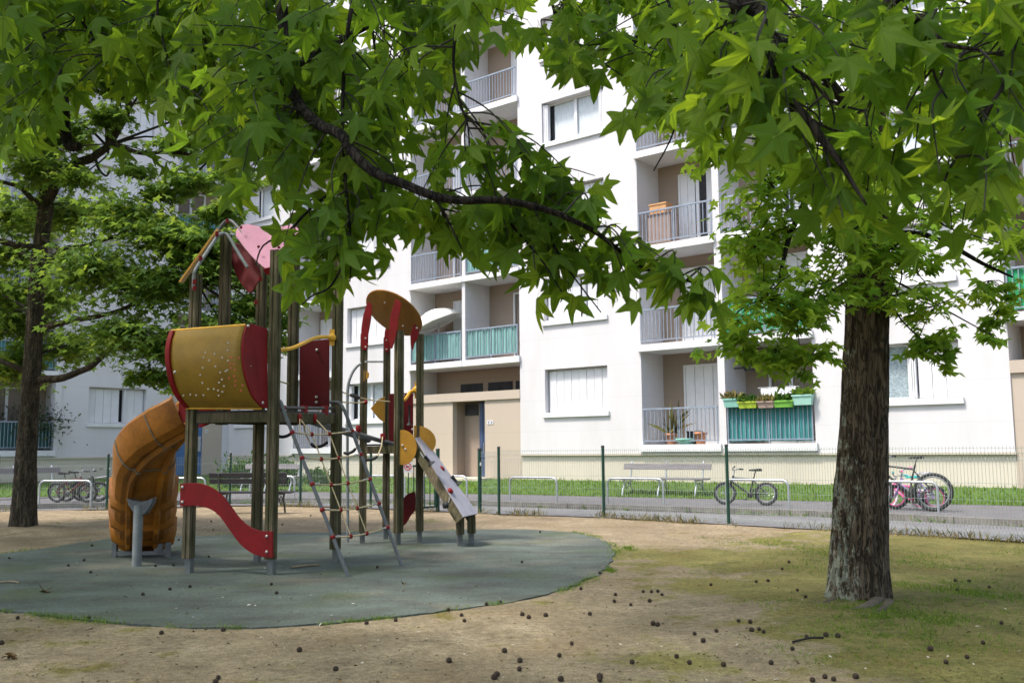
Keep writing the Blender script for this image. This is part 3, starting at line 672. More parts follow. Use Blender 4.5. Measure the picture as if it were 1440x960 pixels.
def ground_mat():
    mt, n, bs, nd, lk = new_mat('sandy_ground')
    big = tex(nd, lk, 'Noise', .45, Detail=7, Roughness=.65); med = tex(nd, lk, 'Noise', 2.3, Detail=6, Roughness=.7); fine = tex(nd, lk, 'Noise', 95, Detail=3, Roughness=.7); grit = tex(nd, lk, 'Voronoi', 150)
    sand = ramp(nd, [(.3, (.170, .134, .090)), (.5, (.250, .202, .138)), (.68, (.36, .300, .215))]); lk.new(med.outputs[0], sand.inputs[0])
    moss = ramp(nd, [(.35, (.090, .092, .022)), (.65, (.200, .185, .055))]); lk.new(med.outputs[0], moss.inputs[0])
    # mossy towards the right-hand tree
    tc = nd.new('ShaderNodeTexCoord'); sp = nd.new('ShaderNodeSeparateXYZ'); lk.new(tc.outputs['Object'], sp.inputs[0])
    mr = nd.new('ShaderNodeMapRange'); mr.inputs[1].default_value = .2; mr.inputs[2].default_value = 3.6; mr.inputs[3].default_value = -.13; mr.inputs[4].default_value = .17; lk.new(sp.outputs[0], mr.inputs[0])
    my = nd.new('ShaderNodeMapRange'); my.inputs[1].default_value = 11.5; my.inputs[2].default_value = 16; my.inputs[3].default_value = 0; my.inputs[4].default_value = -.20; lk.new(sp.outputs[1], my.inputs[0])
    a0 = nd.new('ShaderNodeMath'); lk.new(mr.outputs[0], a0.inputs[0]); lk.new(my.outputs[0], a0.inputs[1])
    ad = nd.new('ShaderNodeMath'); lk.new(big.outputs[0], ad.inputs[0]); lk.new(a0.outputs[0], ad.inputs[1])
    m2 = nd.new('ShaderNodeMath'); m2.operation = 'MULTIPLY_ADD'; m2.inputs[1].default_value = .55; lk.new(med.outputs[0], m2.inputs[0]); lk.new(ad.outputs[0], m2.inputs[2])
    rm = ramp(nd, [(.72, (0, 0, 0)), (.80, (.85,)*3)]); lk.new(m2.outputs[0], rm.inputs[0])
    c = mix(nd, lk, sand.outputs[0], moss.outputs[0], rm.outputs[0])
    dk = tex(nd, lk, 'Noise', 1.15, Detail=8, Roughness=.75); rd = ramp(nd, [(.50, (1, 1, 1)), (.62, (.62, .55, .48)), (.75, (.5, .43, .36))]); lk.new(dk.outputs[0], rd.inputs[0]); c = mix(nd, lk, c, rd.outputs[0], .8, 'MULTIPLY')
    rf = ramp(nd, [(.34, (.45, .42, .38)), (.52, (1.0, 1.0, .98)), (.68, (1.35, 1.33, 1.3))]); lk.new(fine.outputs[0], rf.inputs[0])
    c = mix(nd, lk, c, rf.outputs[0], .85, 'MULTIPLY')
    g2 = tex(nd, lk, 'Noise', 16, Detail=9, Roughness=.82); rg2 = ramp(nd, [(.38, (.62, .60, .57)), (.5, (.98,)*3), (.62, (1.3, 1.28, 1.24))]); lk.new(g2.outputs[0], rg2.inputs[0]); c = mix(nd, lk, c, rg2.outputs[0], .9, 'MULTIPLY')
    rg = ramp(nd, [(.0, (.4, .36, .32)), (.2, (1, 1, 1))]); lk.new(grit.outputs[0], rg.inputs[0]); c = mix(nd, lk, c, rg.outputs[0], .6, 'MULTIPLY')
    lk.new(c, bs.inputs['Base Color']); bs.inputs['Roughness'].default_value = .95; bs.inputs['Specular IOR Level'].default_value = .1
    hm = nd.new('ShaderNodeMath'); hm.operation = 'ADD'; lk.new(g2.outputs[0], hm.inputs[0]); lk.new(med.outputs[0], hm.inputs[1])
    bump(nd, lk, bs, hm.outputs[0], .8, .016); return mt
M['ground'] = ground_mat()
g = mb.build('ground', 'ground'); tag(g, 'sandy playground soil with moss and thin grass', 'ground', kind='structure')
def surf_mat():
    mt, n, bs, nd, lk = new_mat('rubber_safety_surface')
    big = tex(nd, lk, 'Noise', .55, Detail=6, Roughness=.65); med = tex(nd, lk, 'Noise', 1.6, stretch=(.8, 1.15, 1), Detail=7, Roughness=.65); fine = tex(nd, lk, 'Noise', 160, Detail=2); 
    base = ramp(nd, [(.3, (.062, .064, .057)), (.52, (.095, .112, .099)), (.75, (.130, .158, .141))]); lk.new(med.outputs[0], base.inputs[0])
    rs = ramp(nd, [(.53, (0, 0, 0)), (.72, (.65,)*3)]); lk.new(big.outputs[0], rs.inputs[0])
    c = mix(nd, lk, base.outputs[0], (.22, .19, .135), rs.outputs[0])
    gr = tex(nd, lk, 'Noise', .9, Detail=4); gr.inputs['W'].default_value if 'W' in gr.inputs else None
    rgm = ramp(nd, [(.52, (0, 0, 0)), (.68, (.6,)*3)]); lk.new(gr.outputs[0], rgm.inputs[0]); c = mix(nd, lk, c, (.075, .095, .045), rgm.outputs[0])
    g2 = tex(nd, lk, 'Noise', 22, Detail=9, Roughness=.85); rg2 = ramp(nd, [(.38, (.70,)*3), (.5, (.97,)*3), (.62, (1.25,)*3)]); lk.new(g2.outputs[0], rg2.inputs[0]); c = mix(nd, lk, c, rg2.outputs[0], .9, 'MULTIPLY')
    rf = ramp(nd, [(.35, (.6,)*3), (.65, (1.2,)*3)]); lk.new(fine.outputs[0], rf.inputs[0]); c = mix(nd, lk, c, rf.outputs[0], .8, 'MULTIPLY')
    lk.new(c, bs.inputs['Base Color']); bs.inputs['Roughness'].default_value = .85; bs.inputs['Specular IOR Level'].default_value = .2
    bump(nd, lk, bs, fine.outputs[0], .3, .006); return mt
M['surf'] = surf_mat()
mb = MB(); jit = [(x+.06*fbm(x, y, 2.5)+.03*fbm(x, y, 9), y+.06*fbm(x+5, y, 2.5)+.03*fbm(x+5, y, 9)) for x, y in surf_w]
n = len(jit); mb.add([(x, y, .004) for x, y in jit], [tuple(range(n))]); mb.add([(x, y, .004) for x, y in jit]+[(x, y, -.06) for x, y in jit], [(i, (i+1) % n, n+(i+1) % n, n+i) for i in range(n)])
o = mb.build('safety_surface', 'surf'); tag(o, 'grey-green rubber safety surface with rounded outline under the play structure', 'safety surface', kind='structure')
# lane, kerb, raised pavement, lawn
M['asphalt'] = plain('asphalt_lane', (.165, .162, .168), .9, .2, 3, fine=.25, bmp=.1)
M['pave'] = plain('asphalt_pavement', (.135, .130, .138), .9, .2, 2.5, fine=.3, bmp=.1)
M['kerb'] = plain('kerb_stone', (.20, .185, .17), .9, .3, 5, fine=.3, bmp=.3)
fline = [(9.6, 10.6), (7.1, 13.6), (5.88, 14.95), (3.8, 16.95), (1.79, 19.0), (-.3, 20.2), (-.72, 20.6), (-1.65, 21.3), (-3.5, 22.75), (-5.29, 23.95), (-6.9, 24.35), (-9.6, 23.1), (-12.1, 22.6), (-20, 21.6), (-40, 19)]
kline = [(12, 10.6), (8.35, 15.9), (6.9, 17.6), (6.0, 18.45), (4.5, 19.6), (1.24, 21.75), (-.75, 23.2), (-2.9, 24.35), (-5.6, 25.2), (-8.0, 25.0), (-9.5, 24.0), (-12.1, 23.35), (-20, 22.3), (-40, 19.8)]
lline = [(18, 13.0), (10.1, 19.45), (8.05, 20.8), (7.04, 21.5), (5.23, 22.6), (1.42, 25.1), (-.81, 26.5), (-3.2, 27.2), (-5.5, 28.6), (-8.0, 29.6), (-9.5, 30.2), (-11.0, 28.6), (-12.4, 27.2), (-14.6, 26.9), (-22, 25.5), (-42, 22)]
def strip(L1, L2, z1, z2, name, mt, label, N=60):
    def rs(L):
        d = [0]
        for a, b in zip(L, L[1:]): d.append(d[-1]+math.dist(a, b))
        out = []
        for i in range(N+1):
            t = d[-1]*i/N; k = max(j for j in range(len(d)) if d[j] <= t+1e-9); k = min(k, len(L)-2); f = (t-d[k])/(d[k+1]-d[k]); out.append((L[k][0]+(L[k+1][0]-L[k][0])*f, L[k][1]+(L[k+1][1]-L[k][1])*f))
        return out
    a, b = rs(L1), rs(L2); mb = MB(); v = [(x, y, z1) for x, y in a]+[(x, y, z2) for x, y in b]
    mb.add(v, [(i, i+1, N+2+i, N+1+i) for i in range(N)]); o = mb.build(name, mt); tag(o, label, name.replace('_', ' '), kind='structure'); return a, b
strip(fline, kline, .006, .006, 'lane', 'asphalt', 'grey asphalt lane between the mesh fence and the kerb')
mb = MB(); 
for (a, b) in zip(kline, kline[1:]):
    A3, B3 = Vector((*a, .062)), Vector((*b, .062)); L = (B3-A3).length; k = max(1, round(L/1.0))
    for i in range(k): mb.beam(A3.lerp(B3, (i+.006)/k), A3.lerp(B3, (i+.994)/k), .14, .124)
o = mb.build('kerb', 'kerb'); tag(o, 'stone kerb along the raised pavement', 'kerb', kind='structure')
kback = [(x+.10*.8, y+.10) for x, y in kline]
strip(kback, lline, .116, .13, 'pavement', 'pave', 'dark asphalt pavement in front of the lawn and the building')
bline = [(RF.p(22, -.0, 0).x, RF.p(22, 0, 0).y), (RF.p(9.4, .06, 0).x, RF.p(9.4, .06, 0).y), (RF.p(0, .06, 0).x, RF.p(0, .06, 0).y), (RF.p(-9, .06, 0).x, RF.p(-9, .06, 0).y), (RF.p(-15, .06, 0).x, RF.p(-15, .06, 0).y), (RF.p(-19.6, .2, 0).x, RF.p(-19.6, .2, 0).y), (LF.p(-2.6, .06, 0).x, LF.p(-2.6, .06, 0).y), (LF.p(-7, .06, 0).x, LF.p(-7, .06, 0).y), (LF.p(-16, .06, 0).x, LF.p(-16, .06, 0).y), (-48, 24)]
la, lb_ = strip(lline, bline, .135, .42, 'lawn', plain('lawn_soil', (.06, .115, .02), .95, .3, 3), 'sloping strip of lawn along the foot of the building', 80)
# ------------------------------------------------------------------ grass, weeds, litter
def blades(name, pts, h0, h1, mt, label, wide=1.0, lean=.5):
    n = len(pts); pos = np.array(pts); mid = np.column_stack([RNG.normal(0, lean, n), RNG.normal(0, lean, n), np.ones(n)])
    nor = RNG.normal(0, 1, (n, 3)); tv, tf = blade_leaf(); tv = tv*np.array([wide, 1.])
    o = foliage(name, mt, pos, mid, nor, RNG.uniform(h0, h1, n), (tv, tf), .5, 0); tag(o, label, 'grass', kind='stuff'); return o
pts = []
for _ in range(34000):
    i = random.randrange(80); f = random.random(); s = random.random()**1.0
    a = Vector((*la[i], .13)).lerp(Vector((*la[i+1], .13)), f); b = Vector((*lb_[i], .41)).lerp(Vector((*lb_[i+1], .41)), f); q = a.lerp(b, s)
    if q.x < -20 or q.x > 16 or q.y < 12: continue
    pts.append(tuple(q))
for i in range(80):   # shaggy front edge
    for _ in range(70):
        q = Vector((*la[i], .125)).lerp(Vector((*la[i+1], .125)), random.random()); pts.append((q.x+random.gauss(0, .06), q.y+random.gauss(0, .06), .125))
blades('lawn_grass', pts, .045, .115, 'grass', 'bright green grass of the lawn strip under the walls', 2.2)
pts = []
def patch(cx, cy, rx, ry, n, k=4):
    for _ in range(int(n*k)):
        x, y = random.gauss(cx, rx*.5), random.gauss(cy, ry*.5)
        if in_poly(x, y, surf_w): continue
        if fbm(x, y, 1.4) + .8*fbm(x, y, 5) < random.uniform(-.3, .4): continue
        pts.append((x, y, ground_h(x, y)-.004))
for px, py, rx, ry, n in ((1090, 765, 60, 12, 420), (1010, 757, 30, 5, 160), (1130, 790, 60, 10, 260), (1320, 780, 100, 10, 360), (1300, 815, 120, 16, 500), (1390, 830, 70, 20, 380), (1250, 900, 110, 30, 800), (1350, 880, 90, 30, 700), (1150, 905, 100, 25, 400), (1180, 780, 40, 10, 200), (1430, 860, 60, 30, 400), (1210, 860, 60, 8, 240), (1000, 800, 60, 12, 120), (1080, 850, 60, 14, 200), (885, 770, 12, 4, 160), (855, 800, 10, 5, 110), (25, 852, 20, 5, 120), (72, 860, 8, 2.5, 70), (173, 871, 12, 2.5, 80), (110, 735, 90, 4, 200), (150, 727, 60, 3, 240), (600, 731, 25, 2, 130), (1180, 770, 40, 6, 120), (1230, 850, 50, 6, 220), (1320, 850, 60, 10, 260)):
    c = G(px, py); e = G(px+rx, py); f = G(px, py-ry); patch(c.x, c.y, abs(e.x-c.x), abs(f.y-c.y), n)
blades('thin_grass', pts, .010, .042, 'grass', 'thin short grass growing in patches on the bare ground', 1.1, 1.0)
pts = []
for px, py, rx, ry, n in ((1090, 766, 50, 9, 500), (1020, 758, 40, 5, 160), (1140, 790, 40, 8, 420), (1180, 776, 30, 9, 300), (1290, 786, 50, 9, 400), (1330, 800, 80, 8, 420), (1290, 820, 50, 9, 420), (1400, 838, 50, 12, 380), (1420, 775, 40, 5, 160), (1245, 870, 60, 10, 400), (1300, 880, 60, 12, 400), (1200, 872, 40, 6, 200), (885, 771, 10, 3, 160), (856, 801, 8, 4, 120), (25, 851, 16, 4, 140), (600, 733, 22, 2, 120), (160, 727, 50, 3, 240)):
    c = G(px, py); e = G(px+rx, py); f = G(px, py-ry); patch(c.x, c.y, abs(e.x-c.x)*1.35, abs(f.y-c.y)*1.35, n, 1.7)
blades('grass_patch', pts, .018, .062, 'grass', 'brighter taller grass in patches near the right trunk and the surface edge', .8, .9)
pts = []
for a, b in zip(fline[:-3], fline[1:-2]):
    L = math.dist(a, b)
    for _ in range(int(L*150)):
        t = random.random(); x = a[0]+(b[0]-a[0])*t+random.gauss(0, .10)-.05; y = a[1]+(b[1]-a[1])*t+random.gauss(0, .10)-.15
        if -1.62 < x < -.75: continue
        if fbm(x, y, .9) < -.12: continue
        pts.append((x, y, ground_h(x, y)))
blades('fence_weeds', pts, .04, .20, 'weed', 'straggly pale weeds along the foot of the mesh fence', .45, .5)
pts = []
for a, b in zip(kline[1:9], kline[2:10]):
    for _ in range(110):
        t = random.random(); x = a[0]+(b[0]-a[0])*t; y = a[1]+(b[1]-a[1])*t-.09
        if fbm(x, y, 1.1) < .05: continue
        pts.append((x+random.gauss(0, .03), y+random.gauss(0, .03), .006))
blades('kerb_weeds', pts, .04, .16, 'grass', 'small green weeds growing along the kerb', 1.6, .7)
pts = []
cxs, cys = -3.0, 11.0
for _ in range(9000):
    i = random.randrange(len(surf_w)); x, y = surf_w[i]; x += random.gauss(0, .04); y += random.gauss(0, .04); dx, dy = x-cxs, y-cys; L_ = math.hypot(dx, dy); o = abs(random.gauss(0, .05))-.01
    if fbm(x, y, .8) + .6*fbm(x+3, y, 3) < .12: continue
    pts.append((x+dx/L_*o, y+dy/L_*o, .0))
blades('edge_grass', pts, .012, .05, 'grass', 'short grass and moss creeping over the rim of the rubber surface', .9, .9)
# litter: small dry leaves and twigs nobody could count
n = 900; px = RNG.uniform(-60, 1500, n); py = 745 + (RNG.random(n)**.7)*230
pos = np.array([tuple(G(float(a), float(b)) + Vector((0, 0, .006))) for a, b in zip(px, py)])
pos[:, 2] = [(.008 if in_poly(p[0], p[1], surf_w) else ground_h(p[0], p[1])+.006) for p in pos]
M['litter'] = leaf_mat('dry_litter', (.20, .15, .09), (.06, .045, .02), .8, vein=False)
o = foliage('leaf_litter', 'litter', pos, np.column_stack([RNG.normal(0, 1, n), RNG.normal(0, 1, n), RNG.normal(0, .06, n)]), np.column_stack([RNG.normal(0, .15, n), RNG.normal(0, .15, n), np.ones(n)]), RNG.uniform(.012, .045, n), oval_leaf(), .6, 0, None, .5)
tag(o, 'scattered dry leaf fragments on the ground', 'leaf litter', kind='stuff')
M['pale_litter'] = plain('pale_litter', (.52, .48, .42), .8, .3, 9)
n = 150; px = RNG.uniform(0, 1440, n); py = 750 + RNG.random(n)*205
pos = np.array([tuple(G(float(a), float(b))) for a, b in zip(px, py)]); pos[:, 2] = [(.008 if in_poly(p[0], p[1], surf_w) else ground_h(p[0], p[1])+.005) for p in pos]
o = foliage('pale_litter', 'pale_litter', pos, np.column_stack([RNG.normal(0, 1, n), RNG.normal(0, 1, n), RNG.normal(0, .06, n)]), np.column_stack([RNG.normal(0, .15, n), RNG.normal(0, .15, n), np.ones(n)]), RNG.uniform(.012, .05, n), oval_leaf(), .5, 0, None, .5)
tag(o, 'pale scraps of bark and paper scattered on the ground', 'litter', kind='stuff')
# spiky seed balls
mb = MB(); base = MB().ball((0, 0, 0), .021, 10)
mb.add(base.v, base.f, True)
for i in range(46):
    ph = math.acos(1-2*(i+.5)/46); th = i*2.39996; d = Vector((math.sin(ph)*math.cos(th), math.sin(ph)*math.sin(th), math.cos(ph))); a = d.orthogonal().normalized(); b = d.cross(a)
    mb.add([d*.019+a*.0042, d*.019-a*.002+b*.0037, d*.019-a*.002-b*.0037, d*.0265+a*.001], [(0, 1, 3), (1, 2, 3), (2, 0, 3)])
M['seed'] = plain('seed_ball', (.040, .026, .018), .9, .4, 60)
SB = [(129, 765), (118, 786), (96, 793.5), (127.5, 803), (218.5, 794), (244, 793), (293.5, 781), (300, 741), (297, 729), (239, 827), (267, 823.5), (201, 834.5), (381.5, 820), (389, 832.5), (125, 867.5), (227, 887.5), (25, 867), (2, 901), (314, 882.5), (421, 913), (307, 948.5), (303, 955), (472, 938.5), (13, 783), (251.5, 757), (437, 722), (397, 735),
 (734, 788.5), (759.5, 746), (530.5, 796), (684, 848), (704, 845), (649, 861.5), (653, 869.5), (734.5, 861.5), (743.5, 865.5), (767.5, 863), (829.5, 859.5), (817, 825.5), (843.5, 804), (865.5, 833), (887, 846), (904.5, 827.5), (916, 827.5), (925, 826.5), (913.5, 840.5), (931, 831.5), (918.5, 876), (925, 877.5), (804, 902.5), (786.5, 919), (709.5, 913), (731, 926.5), (730.5, 940), (631.5, 926.5), (699, 947), (695, 951), (788.5, 953.5), (843.5, 952), (843.5, 956), (889, 931.5), (951.5, 922.5), (630.5, 855), (556.5, 869.5), (515.5, 872.5), (864, 841.5),
 (999.5, 817.5), (1063.5, 813.5), (1080, 812), (1100, 795.5), (1109.5, 787), (1133, 841), (1038.5, 869), (1055, 871), (1057, 883.5), (1067.5, 882), (1074, 886), (1007.5, 884.5), (977, 891), (989, 901), (1017.5, 933.5), (969.5, 931), (1114.5, 913.5), (1134.5, 895), (1161.5, 892.5), (1178.5, 894), (1142.5, 954), (1172.5, 953.5), (1203.5, 950.5), (1160, 950), (1382.5, 903.5), (1308.5, 911.5), (1360, 923.5), (1330.5, 930.5), (1343.5, 810.5), (1391, 821.5), (1346.5, 826), (1362.5, 811.5), (1408.5, 874.5), (1121.5, 829), (1084.5, 931)]
sb0 = mb.build('seed_ball', 'seed')
for i, (px, py) in enumerate(SB):
    p = G(px, py+3); zz = .004 if in_poly(p.x, p.y, surf_w) else ground_h(p.x, p.y)
    o = sb0 if i == 0 else sb0.copy()
    if i: COL.objects.link(o)
    o.location = (p.x, p.y, zz+.013); o.rotation_euler = (random.random()*6, random.random()*6, random.random()*6); s = random.uniform(.62, .9); o.scale = (s, s, s)
    tag(o, 'small dark brown spiky seed ball lying on the ground', 'seed ball', 'seed balls fallen on the ground')
# a few sticks and curled leaves one can tell apart
def stick(a, b, r, label):
    A3, B3 = G(*a)+Vector((0, 0, .015)), G(*b)+Vector((0, 0, .015)); mid = A3.lerp(B3, .5)+Vector((.02, .02, .008))
    o = MB().tube(smooth_path([A3, mid, B3], 4), [r]*9, 6).build('stick', M['stick']); tag(o, label, 'stick')
M['stick'] = plain('dry_stick', (.26, .20, .13), .9, .3, 12)
stick((410, 799), (449, 796), .012, 'pale dry stick lying on the rubber surface below the rope net')
stick((0, 820), (27, 821), .010, 'dark twig on the rubber surface at the left edge'); stick((120, 888), (128, 886), .009, 'short twig on the sand in front of the rubber surface'); M['stick'] = M['twig']; stick((1115, 905), (1158, 899), .008, 'bent twig on the moss in front of the right trunk')
for (px, py, s, lab) in ((62, 833, .11, 'curled tan dead leaf on the rubber surface at far left'), (13, 924, .07, 'dark brown dead leaf on the sand in the lower left corner'), (568, 822, .06, 'small pale curled leaf on the rubber surface below the ladder'), (1195, 783, .05, 'tiny white scrap at the foot of the right trunk')):
    p = G(px, py); n1 = 2
    o = foliage('dead_leaf', 'litter', np.array([[p.x, p.y, .012]]*n1), np.array([[1., .3, .15], [-.4, 1, .2]]), np.array([[0, .2, 1.], [.3, 0, 1]]), np.array([s, s*.8]), star_leaf(), 1.5, 0, None, .9); tag(o, lab, 'dead leaf')
# ------------------------------------------------------------------ play structure
def proj(P):
    v = Vector(P)-CAM; z = v.dot(_F); return (720+FPX*v.dot(_R2)/z, 480-FPX*v.dot(_U2)/z)
PA, PB, PCc, PD = G(264, 806), G(380, 808), G(360, 790), G(471, 792)
play = empty('play_structure', (-3, 11.3, 0), 'wooden play tower with red panels, orange slide, rope net and small climbing tower', 'play structure')
def post(p, z1, rot, size=.1, z0=.17, shoe=True, name='post'):
    a = size/2; g = .011; d = .012; q = [(-a, -a), (-g, -a), (-g*.6, -a+d), (g*.6, -a+d), (g, -a), (a, -a)]
    prof = []
    for k in range(4):
        c, s = math.cos(k*PI/2+rot), math.sin(k*PI/2+rot)
        for x, y in q[:-1]: prof.append((x*c-y*s, x*s+y*c))
    mb = MB(); mb.prism([(p[0]+x, p[1]+y, z0) for x, y in prof], (0, 0, z1-z0)); o = mb.build(name, 'wood', play)
    if shoe:
        sb = MB(); R = Matrix.Rotation(rot, 3, 'Z'); sb.box((p[0], p[1], .12), (.07, .02, .25), mat=R)
        for sx in (-.03, .03):
            q = R @ Vector((sx, .025, 0)); sb.box((p[0]+q.x, p[1]+q.y, .12), (.012, .06, .25), mat=R)
        sb.build('post_shoe', 'shoe_metal', o)
    return o
r1 = math.radians(-22)
ztop = lambda px, py, Y: W(px, py, Y).z
pa = post(PA, ztop(264, 385, PA.y), r1); pb = post(PB, ztop(380, 352, PB.y), r1); pc = post(PCc, ztop(360, 352, PCc.y), r1); pd = post(PD, ztop(470, 322, PD.y), r1)
E1 = W(314, 500, 11.36); E2 = W(412, 500, 11.83)
post(E1, ztop(314, 330, 11.36), r1, z0=1.66, shoe=False); post(E2, ztop(412, 300, 11.83), r1, z0=1.66, shoe=False)
def bolts(lst, par, mt='bolt', r=.017):
    for p in lst: MB().ball(p, r, 8).build('bolt', mt, par)
DK = 1.80
mb = MB()
for a, b in ((PA, PB), (PB, PD), (PD, PCc), (PCc, PA)):
    A3, B3 = Vector((a.x, a.y, DK-.075)), Vector((b.x, b.y, DK-.075)); d = (B3-A3).normalized(); mb.beam(A3+d*.06, B3-d*.06, .045, .11)
deck_b = mb.build('deck_frame', 'wood', play)
mb = MB(); mb.prism([(q.x, q.y, DK-.018) for q in (PA, PB, PD, PCc)], (0, 0, .022)); mb.build('deck', 'rubber', play)
# barrel panel
def lerpY(px, a, b, ya, yb): return ya+(yb-ya)*(px-a)/(b-a)
rc = [(345, 457), (340, 474), (338.5, 497), (341, 521), (347, 543), (355, 560), (368, 574)]
lc = [(241, 465), (236, 482), (234.5, 502), (237, 524), (243, 546), (251, 561), (262, 574)]
def rcY(px): return 10.66-.32*max(0, (372-px))/34
def lcY(px): return 10.85-.32*max(0, (264-px))/34
R3 = smooth_path([W(x, y, rcY(x)) for x, y in rc], 4); L3 = smooth_path([W(x, y, lcY(x)) for x, y in lc], 4)
mb = MB(); nu = 10; vs = [L3[j].lerp(R3[j], i/nu) for j in range(len(R3)) for i in range(nu+1)]
mb.add(vs, [(j*(nu+1)+i, j*(nu+1)+i+1, (j+1)*(nu+1)+i+1, (j+1)*(nu+1)+i) for j in range(len(R3)-1) for i in range(nu)], True)
sheet = mb.build('barrel_panel', 'yellow_plastic', play)
sd = sheet.modifiers.new('thick', 'SOLIDIFY'); sd.thickness = .014; sd.offset = 0
ab = (PB-PA).normalized()
mb = MB(); poly = R3 + [W(374, 574, 10.66), W(374, 462, 10.66), W(352, 455.5, 10.5)]; mb.prism(poly, ab*.022); mb.build('panel_cheek', 'red_plastic', play, bevel=.005)
mb = MB(); Lo = [p + Vector((-.012, -.035, 0)) for p in L3]; poly = Lo + [W(262, 573, 10.87), W(262, 472, 10.87), W(250, 463, 10.78)]; mb.prism(poly, ab*.055); mb.build('panel_cheek', 'red_plastic', play, bevel=.008)
mb = MB(); mb.tube([L3[0], R3[0]], .016, 8); mb.tube([L3[-1]+Vector((0, -.01, 0)), R3[-1]], .012, 8); mb.build('panel_rim', 'yellow_pipe', sheet)
dots = [(865, 524), (905, 534), (880, 558), (860, 548), (852, 590), (848, 622), (853, 653), (876, 680), (904, 680), (776, 706), (800, 704), (829, 704), (855, 706), (920, 708), (922, 685), (941, 690), (943, 670), (924, 654), (938, 640), (926, 610), (948, 604), (960, 600), (956, 516), (962, 484), (975, 545), (972, 575), (990, 575), (992, 600), (976, 590), (985, 628), (970, 636), (992, 645), (993, 665), (1022, 665), (1018, 687), (938, 548), (906, 585), (1010, 548), (737, 610), (965, 560)]
grid = [L3[j].lerp(R3[j], i/40) for j in range(len(R3)) for i in range(41)]
grid2 = []
for j in range(len(R3)-1):
    for f in (0, .25, .5, .75):
        a, b = L3[j].lerp(L3[j+1], f), R3[j].lerp(R3[j+1], f); grid2 += [a.lerp(b, i/40) for i in range(41)]
gp = [(proj(p), p) for p in grid2]
d1, d2 = MB(), MB()
for i, (x, y) in enumerate(dots):
    X, Y = x/3, 320+y/3; q = min(gp, key=lambda t: (t[0][0]-X)**2+(t[0][1]-Y)**2)[1]; dr = (q-CAM).normalized()
    (d2 if 965 < x < 1025 else d1).lathe(q-dr*.011, [(.0001, 0), (.011, .0005), (.011, .006)], 8, axis=-dr)
d1.build('hole_disc', 'bolt', sheet); d2.build('hole_disc', M.setdefault('red_dot', plain('red_dot', (.6, .10, .08), .5, .1)), sheet)  # pale discs paint the daylight that shows through the holes
bolts([W(350, 458.5, 10.42)-Vector((0, .03, 0)), W(351.5, 514.5, 10.46), W(369.5, 566, 10.6), W(246, 523, 10.5)], play)
# red infill under / beside the deck, seen under the barrel
mb = MB(); mb.box((-3.66, 11.42, 1.70), (.42, .62, .03)); mb.box((-3.66, 11.12, 1.80), (.42, .03, .22)); mb.box((-3.66, 11.72, 1.80), (.42, .03, .22)); mb.build('slide_entry', 'red_plastic', play)
mb = MB(); mb.prism([W(270, 598, 11.1), W(300, 593, 11.1), W(292, 597, 11.1), W(282, 601, 11.1)], (0, .02, 0)); mb.build('slide_lip', 'red_plastic', play)
# wave board between front posts
top = smooth2([(253, 680), (272, 678.5), (290, 682), (307, 692), (322, 709), (335, 727), (350, 740), (366, 746), (383, 746.5)], 4)
bot = smooth2([(383, 784), (366, 782), (350, 775), (336, 763), (322, 744), (308, 725), (294, 715), (275, 711), (253, 712)], 4)
def wy(px): return lerpY(px, 264, 380, PA.y-.075, PB.y-.075)
mb = MB(); mb.prism([W(x, y, wy(x)) for x, y in top+bot], Vector((.01, .02, 0))); wb = mb.build('wave_board', 'red_plastic', play, bevel=.004)
bolts([W(x, y, wy(x)-.005) for x, y in ((256.5, 684.5), (256.5, 705.5), (375, 753.5), (375, 775.5))], wb)
# back red panel and yellow hand rail
def flat(name, pts, Y, th, mt, par=play, bev=.004):
    P3 = [W(p[0], p[1], p[2] if len(p) > 2 else Y) for p in pts]; n = (P3[1]-P3[0]).cross(P3[2]-P3[0]).normalized()
    if n.y < 0: n = -n
    mb = MB(); mb.prism(P3, n*th); return mb.build(name, mt, par, bevel=bev)
rp = flat('red_panel', [(421, 481), (463, 476.5), (463, 576), (421, 576)], 11.78, .018, 'dark_red')
bolts([W(445.5, 492, 11.76), W(445, 558, 11.76), W(445, 565.5, 11.76)], rp, r=.02)
mb = MB(); mb.tube(smooth_path([W(384, 491, 10.72), W(398, 491.5, 10.85), W(412, 489, 11.0), W(428, 482, 11.2), W(442, 475.5, 11.4), W(456, 473.5, 11.55), W(467, 474.5, 11.66)], 4), .023, 10); hr = mb.build('hand_rail', 'yellow_pipe', play)
mb = MB(); mb.lathe(W(467, 474.5, 11.64), [(.05, -.015), (.05, .015), (.02, .03)], 12, axis=(0, -1, 0)); mb.box(W(467, 474.5, 11.66), (.06, .02, .2)); mb.build('rail_flange', 'yellow_pipe', hr)
rp2 = flat('red_panel', [(470, 484, 11.8), (477, 486, 12.4), (477, 560, 12.4), (470, 566, 11.8)], 11.8, .018, 'dark_red')
# deck-edge bars
mb = MB()
for ya, yb in ((573, 574), (581, 582.5)): mb.tube([W(386, ya, 10.75), W(470, yb, 11.66)], .019, 8)
bars = mb.build('deck_bar', 'dark_metal', play)
for px in (397, 428, 457): MB().box(W(px, 577, lerpY(px, 386, 470, 10.75, 11.66)), (.05, .06, .12), rz=.9).build('bar_bracket', 'red_plastic', bars)
